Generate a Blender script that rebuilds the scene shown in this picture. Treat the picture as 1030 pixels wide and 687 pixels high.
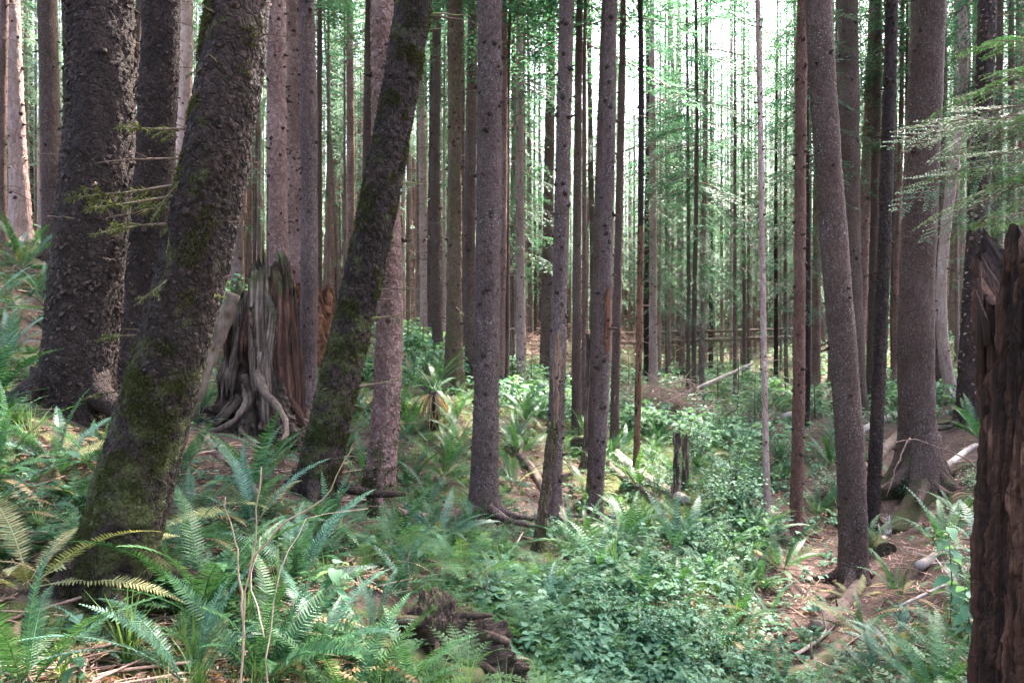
import bpy, math, random
import numpy as np
from mathutils import Vector, Matrix, Euler

random.seed(7)
RNG = np.random.default_rng(7)
SC = bpy.context.scene
COL = SC.collection
for _o in list(bpy.data.objects):
    bpy.data.objects.remove(_o)

# ------------------------------------------------------------------ camera, sky, sun, exposure
EYE = 1.6
FPX = 743.9                       # focal length in photograph pixels (1030 wide)
cam_data = bpy.data.cameras.new("camera")
cam_data.lens = 26.0
cam_data.sensor_width = 36.0
cam_data.clip_start = 0.05
cam_data.clip_end = 2000.0
cam = bpy.data.objects.new("camera", cam_data)
COL.objects.link(cam)
cam.location = (0, 0, EYE)
cam.rotation_euler = (math.radians(90), 0, 0)
SC.camera = cam

SUN_EL, SUN_AZ = math.radians(58), math.radians(32)   # azimuth clockwise from +Y (the view direction)
world = bpy.data.worlds.new("World")
SC.world = world
world.use_nodes = True
wn = world.node_tree
bg = wn.nodes["Background"]
sky = wn.nodes.new("ShaderNodeTexSky")
sky.sky_type = 'NISHITA'
sky.sun_disc = False
sky.sun_elevation = SUN_EL
sky.sun_rotation = SUN_AZ
sky.air_density = 1.0
sky.dust_density = 5.0
sky.ozone_density = 1.0
wn.links.new(sky.outputs[0], bg.inputs[0])
bg.inputs[1].default_value = 0.13
sun_l = bpy.data.lights.new("sun", 'SUN')
sun_l.energy = 3.0
sun_l.angle = math.radians(2.5)
sun_l.color = (1.0, 0.93, 0.84)
sun = bpy.data.objects.new("sun", sun_l)
COL.objects.link(sun)
sd = Vector((math.sin(SUN_AZ) * math.cos(SUN_EL), math.cos(SUN_AZ) * math.cos(SUN_EL), math.sin(SUN_EL)))
sun.rotation_euler = sd.to_track_quat('Z', 'Y').to_euler()
sun.location = (0, 0, 60)
SC.view_settings.view_transform = 'Standard'
SC.view_settings.look = 'None'
SC.view_settings.gamma = 1.0
SC.view_settings.use_curve_mapping = False
SC.view_settings.exposure = 3.95
cy = SC.cycles
cy.max_bounces = 6
cy.diffuse_bounces = 2
cy.glossy_bounces = 2
cy.transmission_bounces = 3
cy.transparent_max_bounces = 4
cy.caustics_reflective = False
cy.caustics_refractive = False
cy.sample_clamp_indirect = 6.0
cy.use_denoising = True
try:
    cy.denoiser = 'OPENIMAGEDENOISE'
    cy.denoising_prefilter = 'ACCURATE'
except Exception:
    pass
cy.use_adaptive_sampling = True
cy.adaptive_threshold = 0.02

# ------------------------------------------------------------------ numeric helpers
def _hash(ix, iy, iz, seed):
    h = (ix.astype(np.int64) * 374761393 + iy.astype(np.int64) * 668265263 + iz.astype(np.int64) * 2147483647 + seed * 974634777) & 0xFFFFFFFF
    h = ((h ^ (h >> 13)) * 1274126177) & 0xFFFFFFFF
    h = ((h ^ (h >> 16)) * 2246822519) & 0xFFFFFFFF
    h = h ^ (h >> 15)
    return (h & 0xFFFFFF) / float(0x1000000)

def vnoise(P, seed=0):
    P = np.asarray(P, float)
    I = np.floor(P).astype(np.int64)
    f = P - I
    f = f * f * f * (f * (f * 6 - 15) + 10)
    x, y, z = I[:, 0], I[:, 1], I[:, 2]
    r = 0
    for dx in (0, 1):
        wx = f[:, 0] if dx else 1 - f[:, 0]
        for dy in (0, 1):
            wy = f[:, 1] if dy else 1 - f[:, 1]
            for dz in (0, 1):
                wz = f[:, 2] if dz else 1 - f[:, 2]
                r = r + wx * wy * wz * _hash(x + dx, y + dy, z + dz, seed)
    return r * 2 - 1

def fbm(P, octs=4, seed=0, gain=0.5):
    P = np.asarray(P, float)
    a, s, r = 1.0, 0.0, 0
    for k in range(octs):
        r = r + a * vnoise(P * (2.03 ** k) + 17.3 * k, seed + k)
        s += a
        a *= gain
    return r / s

def worley(P, seed=0):
    """distance to the nearest and second cell point, a random per cell, offset from the cell point"""
    P = np.asarray(P, float)
    I = np.floor(P).astype(np.int64)
    n = len(P)
    f1 = np.full(n, 9.0); f2 = np.full(n, 9.0); cr = np.zeros(n); off = np.zeros((n, 3))
    for dx in (-1, 0, 1):
        for dy in (-1, 0, 1):
            for dz in (-1, 0, 1):
                c = I + (dx, dy, dz)
                pt = c + np.stack([_hash(c[:, 0], c[:, 1], c[:, 2], seed + 11 * k) for k in range(3)], 1)
                d = P - pt
                q = np.sqrt((d * d).sum(1))
                nearer = q < f1
                f2 = np.where(nearer, f1, np.minimum(f2, q))
                if nearer.any():
                    cr[nearer] = _hash(c[nearer, 0], c[nearer, 1], c[nearer, 2], seed + 77)
                    off[nearer] = d[nearer]
                f1 = np.where(nearer, q, f1)
    return f1, f2, cr, off

def smooth01(x, a, b):
    t = np.clip((x - a) / (b - a), 0, 1)
    return t * t * (3 - 2 * t)

def rot_z(a):
    c, s = math.cos(a), math.sin(a)
    return np.array([[c, -s, 0], [s, c, 0], [0, 0, 1.0]])

def rot_x(a):
    c, s = math.cos(a), math.sin(a)
    return np.array([[1.0, 0, 0], [0, c, -s], [0, s, c]])

def rot_y(a):
    c, s = math.cos(a), math.sin(a)
    return np.array([[c, 0, s], [0, 1.0, 0], [-s, 0, c]])

class MB:
    """collects points, quads and triangles; makes one mesh of them"""
    def __init__(self):
        self.v, self.q, self.t, self.a, self.m, self.n = [], [], [], {'tint': [], 'moss': []}, [], 0
        self.qm, self.tm = [], []

    def add(self, V, Q=None, T=None, tint=0.5, moss=0.0, mat=0):
        V = np.asarray(V, float).reshape(-1, 3)
        k = len(V)
        self.v.append(V)
        self.a['tint'].append(np.broadcast_to(np.asarray(tint, float), (k,)).copy())
        self.a['moss'].append(np.broadcast_to(np.asarray(moss, float), (k,)).copy())
        if Q is not None and len(Q):
            Q = np.asarray(Q, np.int64).reshape(-1, 4)
            self.q.append(Q + self.n); self.qm.append(np.full(len(Q), mat))
        if T is not None and len(T):
            T = np.asarray(T, np.int64).reshape(-1, 3)
            self.t.append(T + self.n); self.tm.append(np.full(len(T), mat))
        self.n += k
        return self

    def arrays(self):
        V = np.concatenate(self.v) if self.v else np.zeros((0, 3))
        Q = np.concatenate(self.q) if self.q else np.zeros((0, 4), np.int64)
        T = np.concatenate(self.t) if self.t else np.zeros((0, 3), np.int64)
        return V, Q, T, np.concatenate(self.a['tint']), np.concatenate(self.a['moss']), \
            (np.concatenate(self.qm) if self.qm else np.zeros(0)), (np.concatenate(self.tm) if self.tm else np.zeros(0))

    def add_many(self, other, Ms, Ts, tints=None, mix=0.5):
        """copies of another builder's arrays under k matrices and shifts"""
        V, Q, T, ti, mo, qm, tm = other
        Ms = np.asarray(Ms, float); Ts = np.asarray(Ts, float)
        k, n = len(Ms), len(V)
        VV = np.einsum('kij,nj->kni', Ms, V) + Ts[:, None, :]
        tt = np.tile(ti, (k, 1))
        if tints is not None:
            tt = tt * (1 - mix) + np.asarray(tints)[:, None] * mix
        offs = (np.arange(k) * n)[:, None, None]
        self.v.append(VV.reshape(-1, 3))
        self.a['tint'].append(tt.ravel()); self.a['moss'].append(np.tile(mo, k))
        if len(Q):
            self.q.append((Q[None] + offs).reshape(-1, 4) + self.n); self.qm.append(np.tile(qm, k))
        if len(T):
            self.t.append((T[None] + offs).reshape(-1, 3) + self.n); self.tm.append(np.tile(tm, k))
        self.n += k * n
        return self

    def mesh(self, name, mats, smooth=True):
        V, Q, T, ti, mo, qm, tm = self.arrays()
        me = bpy.data.meshes.new(name)
        me.vertices.add(len(V)); me.vertices.foreach_set('co', V.astype(np.float32).ravel())
        nl = len(Q) * 4 + len(T) * 3
        me.loops.add(nl)
        me.loops.foreach_set('vertex_index', np.concatenate([Q.ravel(), T.ravel()]).astype(np.int32))
        me.polygons.add(len(Q) + len(T))
        st = np.concatenate([np.arange(len(Q)) * 4, len(Q) * 4 + np.arange(len(T)) * 3]).astype(np.int32)
        me.polygons.foreach_set('loop_start', st)
        me.polygons.foreach_set('loop_total', np.concatenate([np.full(len(Q), 4), np.full(len(T), 3)]).astype(np.int32))
        for mt in (mats if isinstance(mats, (list, tuple)) else [mats]):
            me.materials.append(mt)
        me.polygons.foreach_set('material_index', np.concatenate([qm, tm]).astype(np.int32))
        me.update(calc_edges=True)
        me.polygons.foreach_set('use_smooth', np.full(len(Q) + len(T), bool(smooth)))
        for nm, arr in (('tint', ti), ('moss', mo)):
            at_ = me.attributes.new(nm, 'FLOAT', 'POINT')
            at_.data.foreach_set('value', arr.astype(np.float32))
        me.update()
        return me

    # -------- shapes
    def tube(self, pts, rad, seg=6, tint=0.5, moss=0.0, mat=0, rough=0.0, seed=0, cap=True):
        P = np.asarray(pts, float)
        n = len(P)
        R = np.broadcast_to(np.asarray(rad, float), (n,))
        d = np.gradient(P, axis=0)
        d /= np.linalg.norm(d, axis=1)[:, None] + 1e-9
        ref = np.array([0, 0, 1.0]) if abs(d[0, 2]) < 0.8 else np.array([1.0, 0, 0])
        u = np.cross(ref, d[0]); u /= np.linalg.norm(u)
        U = [u]
        for i in range(1, n):
            u = u - d[i] * (u @ d[i]); u /= np.linalg.norm(u) + 1e-9
            U.append(u)
        U = np.array(U); W = np.cross(d, U)
        th = np.arange(seg) * 2 * math.pi / seg
        ring = (np.cos(th)[None, :, None] * U[:, None] + np.sin(th)[None, :, None] * W[:, None])
        rr = R[:, None] * np.ones((1, seg))
        if rough:
            q = (P[:, None] + ring * R[:, None, None]).reshape(-1, 3)
            rr = rr * (1 + rough * fbm(q * 9, 3, seed).reshape(n, seg))
        V = (P[:, None] + ring * rr[..., None]).reshape(-1, 3)
        i = np.arange(n - 1)[:, None] * seg; j = np.arange(seg)[None]; k = (j + 1) % seg
        Q = np.stack([i + j, i + k, i + seg + k, i + seg + j], -1).reshape(-1, 4)
        T = None
        if cap:
            V = np.vstack([V, P[:1], P[-1:]])
            a, b = n * seg, n * seg + 1
            j = np.arange(seg); k = (j + 1) % seg; e = (n - 1) * seg
            T = np.vstack([np.stack([np.full(seg, a), k, j], 1), np.stack([np.full(seg, b), e + j, e + k], 1)])
        return self.add(V, Q, T, tint, moss, mat)

def obj(name, me, parent=None, loc=(0, 0, 0), rot=(0, 0, 0), scale=(1, 1, 1)):
    o = bpy.data.objects.new(name, me)
    COL.objects.link(o)
    if parent is not None:
        o.parent = parent
    o.location = loc; o.rotation_euler = rot
    o.scale = scale if hasattr(scale, '__len__') else (scale,) * 3
    return o

def empty(name, loc=(0, 0, 0), rot=(0, 0, 0), scale=1.0):
    o = obj(name, None, None, loc, rot, scale)
    o.empty_display_size = 0.2
    return o

def tag(o, label, cat, group=None):
    o['label'] = label; o['category'] = cat
    if group:
        o['group'] = group
    return o

def kind(o, k):
    o['kind'] = k
    return o

def own_material(o, mat):
    o.material_slots[0].link = 'OBJECT'
    o.material_slots[0].material = mat

# ------------------------------------------------------------------ materials
class NT:
    def __init__(self, name):
        self.m = bpy.data.materials.new(name); self.m.use_nodes = True
        self.t = self.m.node_tree; self.t.nodes.clear()
    def n(self, typ, **kw):
        nd = self.t.nodes.new('ShaderNode' + typ)
        for k, v in kw.items():
            if k.startswith('i_'):
                nd.inputs[k[2:].replace('_', ' ')].default_value = v
            else:
                setattr(nd, k, v)
        return nd
    def l(self, a, b):
        self.t.links.new(a, b)
    def ramp(self, fac, stops):
        r = self.n('ValToRGB')
        el = r.color_ramp.elements
        while len(el) < len(stops):
            el.new(0.5)
        for e, (p, c) in zip(el, stops):
            e.position = p
            e.color = (c[0], c[1], c[2], 1) if hasattr(c, '__len__') else (c, c, c, 1)
        self.l(fac, r.inputs[0])
        return r.outputs[0]
    def mix(self, fac, a, b, blend='MIX'):
        x = self.n('Mix', data_type='RGBA', blend_type=blend)
        for sock, val in ((x.inputs[0], fac), (x.inputs[6], a), (x.inputs[7], b)):
            if hasattr(val, 'default_value') or hasattr(val, 'is_linked'):
                self.l(val, sock)
            elif hasattr(val, '__len__'):
                sock.default_value = (*val[:3], 1)
            else:
                sock.default_value = val
        return x.outputs[2]
    def math(self, op, a, b=0.0, clamp=False):
        x = self.n('Math', operation=op, use_clamp=clamp)
        for sock, val in ((x.inputs[0], a), (x.inputs[1], b)):
            if hasattr(val, 'is_linked'):
                self.l(val, sock)
            else:
                sock.default_value = val
        return x.outputs[0]
    def noise(self, vec, scale, detail=4.0, rough=0.55):
        x = self.n('TexNoise'); x.inputs['Scale'].default_value = scale
        x.inputs['Detail'].default_value = detail; x.inputs['Roughness'].default_value = rough
        self.l(vec, x.inputs['Vector'])
        return x.outputs[0]
    def mapped(self, vec, scale):
        mp = self.n('Mapping'); mp.inputs['Scale'].default_value = scale
        self.l(vec, mp.inputs['Vector'])
        return mp.outputs[0]
    def attr(self, name):
        return self.n('Attribute', attribute_name=name).outputs['Fac']

def bark(name, dark, mid, light, scale=20.0, stretch=0.5, lichen=0.25, lichen_col=(0.42, 0.38, 0.36), moss_col=(0.060, 0.062, 0.020), bump=0.028, spread=0.35, bare_moss=0.0):
    g = NT(name)
    tc = g.n('TexCoord').outputs['Object']
    rnd = g.n('ObjectInfo').outputs['Random']
    sh = g.n('VectorMath', operation='ADD')
    cx = g.n('CombineXYZ'); g.l(g.math('MULTIPLY', rnd, 37.0), cx.inputs[2])
    g.l(tc, sh.inputs[0]); g.l(cx.outputs[0], sh.inputs[1])
    vec = sh.outputs[0]
    mv = g.mapped(vec, (1, 1, stretch))
    wob = g.n('VectorMath', operation='SCALE'); wob.inputs['Scale'].default_value = 0.05
    nz = g.n('TexNoise'); nz.inputs['Scale'].default_value = 14.0; g.l(mv, nz.inputs['Vector'])
    g.l(nz.outputs['Color'], wob.inputs[0])
    ad = g.n('VectorMath', operation='ADD'); g.l(mv, ad.inputs[0]); g.l(wob.outputs[0], ad.inputs[1])
    vo = g.n('TexVoronoi'); vo.inputs['Scale'].default_value = scale; g.l(ad.outputs[0], vo.inputs['Vector'])
    ve = g.n('TexVoronoi', feature='DISTANCE_TO_EDGE'); ve.inputs['Scale'].default_value = scale; g.l(ad.outputs[0], ve.inputs['Vector'])
    sep = g.n('SeparateColor'); g.l(vo.outputs['Color'], sep.inputs[0])
    cell = sep.outputs[0]
    big = g.noise(vec, 1.3, 3)
    fine = g.noise(mv, 55.0, 5, 0.65)
    grit = g.noise(vec, 130.0, 3, 0.7)
    f = g.math('ADD', g.math('MULTIPLY', cell, 0.22), g.math('ADD', g.math('MULTIPLY', big, 0.45), g.math('ADD', g.math('MULTIPLY', fine, 0.6), g.math('MULTIPLY', grit, 0.35))))
    f = g.math('MULTIPLY', f, 0.64)
    warm = lambda c: (c[0] * 1.18, c[1] * 0.95, c[2] * 0.90)
    col = g.ramp(f, [(0.30, warm(dark)), (0.5, warm(mid)), (0.72, warm(light))])
    stain = g.noise(g.mapped(vec, (1.6, 1.6, 0.7)), 1.0, 5, 0.7)
    col = g.mix(g.ramp(stain, [(0.36, 0.0), (0.62, 0.75)]), col, g.mix(0.55, col, (dark[0] * 2.2, dark[1] * 1.5, dark[2] * 1.2)))
    # pale lichen flecks
    lz = g.noise(vec, 52.0, 3, 0.6)
    lbig = g.noise(vec, 2.2, 2)
    lf = g.math('MULTIPLY', g.ramp(lz, [(0.585, 0), (0.64, 1)]), g.ramp(lbig, [(0.38, 0.2), (0.62, 1)]))
    col = g.mix(g.math('MULTIPLY', lf, lichen), col, lichen_col)
    # moss
    mz = g.noise(vec, 6.0, 5, 0.65)
    ma = g.math('ADD', g.attr('moss'), bare_moss)
    mf = g.ramp(g.math('ADD', g.math('MULTIPLY', ma, 0.8), g.math('MULTIPLY', g.math('SUBTRACT', mz, 0.5), 1.4)), [(0.30, 0), (0.48, 1)])
    mcol = g.ramp(g.noise(vec, 70.0, 3), [(0.3, tuple(c * 0.55 for c in moss_col)), (0.7, tuple(c * 1.5 for c in moss_col))])
    mfac = g.math('MULTIPLY', mf, 0.9)
    col = g.mix(mfac, col, mcol)
    hs = g.n('HueSaturation')
    g.l(col, hs.inputs['Color'])
    g.l(g.math('ADD', g.math('MULTIPLY', rnd, spread), 1 - spread / 2), hs.inputs['Value'])
    bs = g.n('BsdfPrincipled'); bs.inputs['Roughness'].default_value = 0.88
    bs.inputs['Specular IOR Level'].default_value = 0.25
    g.l(hs.outputs[0], bs.inputs['Base Color'])
    edge = g.ramp(ve.outputs['Distance'], [(0.0, 0), (0.16, 1)])
    hgt = g.math('ADD', g.math('MULTIPLY', edge, 0.5), g.math('ADD', g.math('MULTIPLY', fine, 0.9), g.math('MULTIPLY', cell, 0.5)))
    bp = g.n('Bump'); bp.inputs['Strength'].default_value = 0.9; bp.inputs['Distance'].default_value = bump
    g.l(hgt, bp.inputs['Height']); g.l(bp.outputs[0], bs.inputs['Normal'])
    out = g.n('OutputMaterial'); g.l(bs.outputs[0], out.inputs[0])
    return g.m

def leafy(name, c0, c1, c2, trans=0.35, rough=0.45, spec=0.4, spread=0.3, hue=0.03, tcol=None):
    """leaf: colour by the leaf's own 'tint', slight change from plant to plant, light passes through"""
    g = NT(name)
    rnd = g.n('ObjectInfo').outputs['Random']
    tc = g.n('TexCoord').outputs['Object']
    t = g.attr('tint')
    tz = g.math('ADD', t, g.math('MULTIPLY', g.math('SUBTRACT', g.noise(tc, 9.0, 2), 0.5), 0.35))
    col = g.ramp(tz, [(0.12, c0), (0.5, c1), (0.9, c2)])
    hs = g.n('HueSaturation'); g.l(col, hs.inputs['Color'])
    g.l(g.math('ADD', g.math('MULTIPLY', rnd, spread), 1 - spread / 2), hs.inputs['Value'])
    r2 = g.math('FRACT', g.math('MULTIPLY', rnd, 7.31))
    g.l(g.math('ADD', g.math('MULTIPLY', r2, hue), 0.5 - hue / 2), hs.inputs['Hue'])
    bs = g.n('BsdfPrincipled'); bs.inputs['Roughness'].default_value = rough
    bs.inputs['Specular IOR Level'].default_value = spec
    g.l(hs.outputs[0], bs.inputs['Base Color'])
    tr = g.n('BsdfTranslucent')
    g.l(g.mix(1.0, hs.outputs[0], tcol or (1.5, 1.55, 0.8), 'MULTIPLY'), tr.inputs[0])
    mx = g.n('MixShader'); mx.inputs[0].default_value = trans
    g.l(bs.outputs[0], mx.inputs[1]); g.l(tr.outputs[0], mx.inputs[2])
    out = g.n('OutputMaterial'); g.l(mx.outputs[0], out.inputs[0])
    return g.m

def rotten(name, stops, scale=14.0, stretch=0.12, bump=0.03, moss_col=(0.058, 0.064, 0.020)):
    """weathered or rotten wood: long fibres, stained patches"""
    g = NT(name)
    tc = g.n('TexCoord').outputs['Object']
    rnd = g.n('ObjectInfo').outputs['Random']
    sh = g.n('VectorMath', operation='ADD')
    cx = g.n('CombineXYZ'); g.l(g.math('MULTIPLY', rnd, 19.0), cx.inputs[0])
    g.l(tc, sh.inputs[0]); g.l(cx.outputs[0], sh.inputs[1])
    vec = sh.outputs[0]
    fib = g.noise(g.mapped(vec, (1, 1, stretch)), scale, 6, 0.65)
    big = g.noise(vec, 3.5, 4, 0.6)
    f = g.math('ADD', g.math('MULTIPLY', fib, 0.55), g.math('ADD', g.math('MULTIPLY', big, 0.45), g.math('MULTIPLY', g.math('SUBTRACT', g.attr('tint'), 0.5), 0.45)))
    col = g.ramp(f, stops)
    mz = g.noise(vec, 7.0, 5, 0.65)
    mf = g.ramp(g.math('ADD', g.math('MULTIPLY', g.attr('moss'), 0.8), g.math('MULTIPLY', g.math('SUBTRACT', mz, 0.5), 1.4)), [(0.30, 0), (0.46, 1)])
    mcol = g.ramp(g.noise(vec, 60.0, 3), [(0.3, tuple(c * 0.55 for c in moss_col)), (0.7, tuple(c * 1.5 for c in moss_col))])
    col = g.mix(g.math('MULTIPLY', mf, 0.92), col, mcol)
    bs = g.n('BsdfPrincipled'); bs.inputs['Roughness'].default_value = 0.85
    bs.inputs['Specular IOR Level'].default_value = 0.3
    g.l(col, bs.inputs['Base Color'])
    bp = g.n('Bump'); bp.inputs['Strength'].default_value = 0.9; bp.inputs['Distance'].default_value = bump
    cr = g.noise(vec, 42.0, 4, 0.6)
    g.l(g.math('ADD', fib, g.math('MULTIPLY', cr, 0.35)), bp.inputs['Height']); g.l(bp.outputs[0], bs.inputs['Normal'])
    out = g.n('OutputMaterial'); g.l(bs.outputs[0], out.inputs[0])
    return g.m

def soil(name):
    """needle duff with patches of moss; attribute 'moss' gives how green the ground is"""
    g = NT(name)
    tc = g.n('TexCoord').outputs['Object']
    fine = g.noise(tc, 38.0, 6, 0.7)
    mid = g.noise(tc, 6.0, 5, 0.6)
    big = g.noise(tc, 0.9, 4, 0.6)
    f = g.math('ADD', g.math('MULTIPLY', fine, 0.5), g.math('ADD', g.math('MULTIPLY', mid, 0.3), g.math('MULTIPLY', big, 0.2)))
    col = g.ramp(f, [(0.30, (0.030, 0.019, 0.013)), (0.47, (0.075, 0.046, 0.037)), (0.60, (0.135, 0.088, 0.073)), (0.76, (0.23, 0.165, 0.145))])
    mz = g.noise(tc, 2.6, 6, 0.68)
    mf = g.ramp(g.math('ADD', g.math('MULTIPLY', g.attr('moss'), 0.6), g.math('MULTIPLY', g.math('SUBTRACT', mz, 0.5), 1.6)), [(0.24, 0), (0.42, 1)])
    mcol = g.ramp(g.noise(tc, 85.0, 4), [(0.3, (0.030, 0.045, 0.012)), (0.5, (0.085, 0.105, 0.028)), (0.72, (0.17, 0.19, 0.06))])
    col = g.mix(g.math('MULTIPLY', mf, 0.85), col, mcol)
    bs = g.n('BsdfPrincipled'); bs.inputs['Roughness'].default_value = 0.92
    bs.inputs['Specular IOR Level'].default_value = 0.2
    g.l(col, bs.inputs['Base Color'])
    bp = g.n('Bump'); bp.inputs['Strength'].default_value = 1.0; bp.inputs['Distance'].default_value = 0.035
    g.l(g.math('ADD', fine, g.math('MULTIPLY', mid, 0.8)), bp.inputs['Height']); g.l(bp.outputs[0], bs.inputs['Normal'])
    out = g.n('OutputMaterial'); g.l(bs.outputs[0], out.inputs[0])
    return g.m

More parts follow.
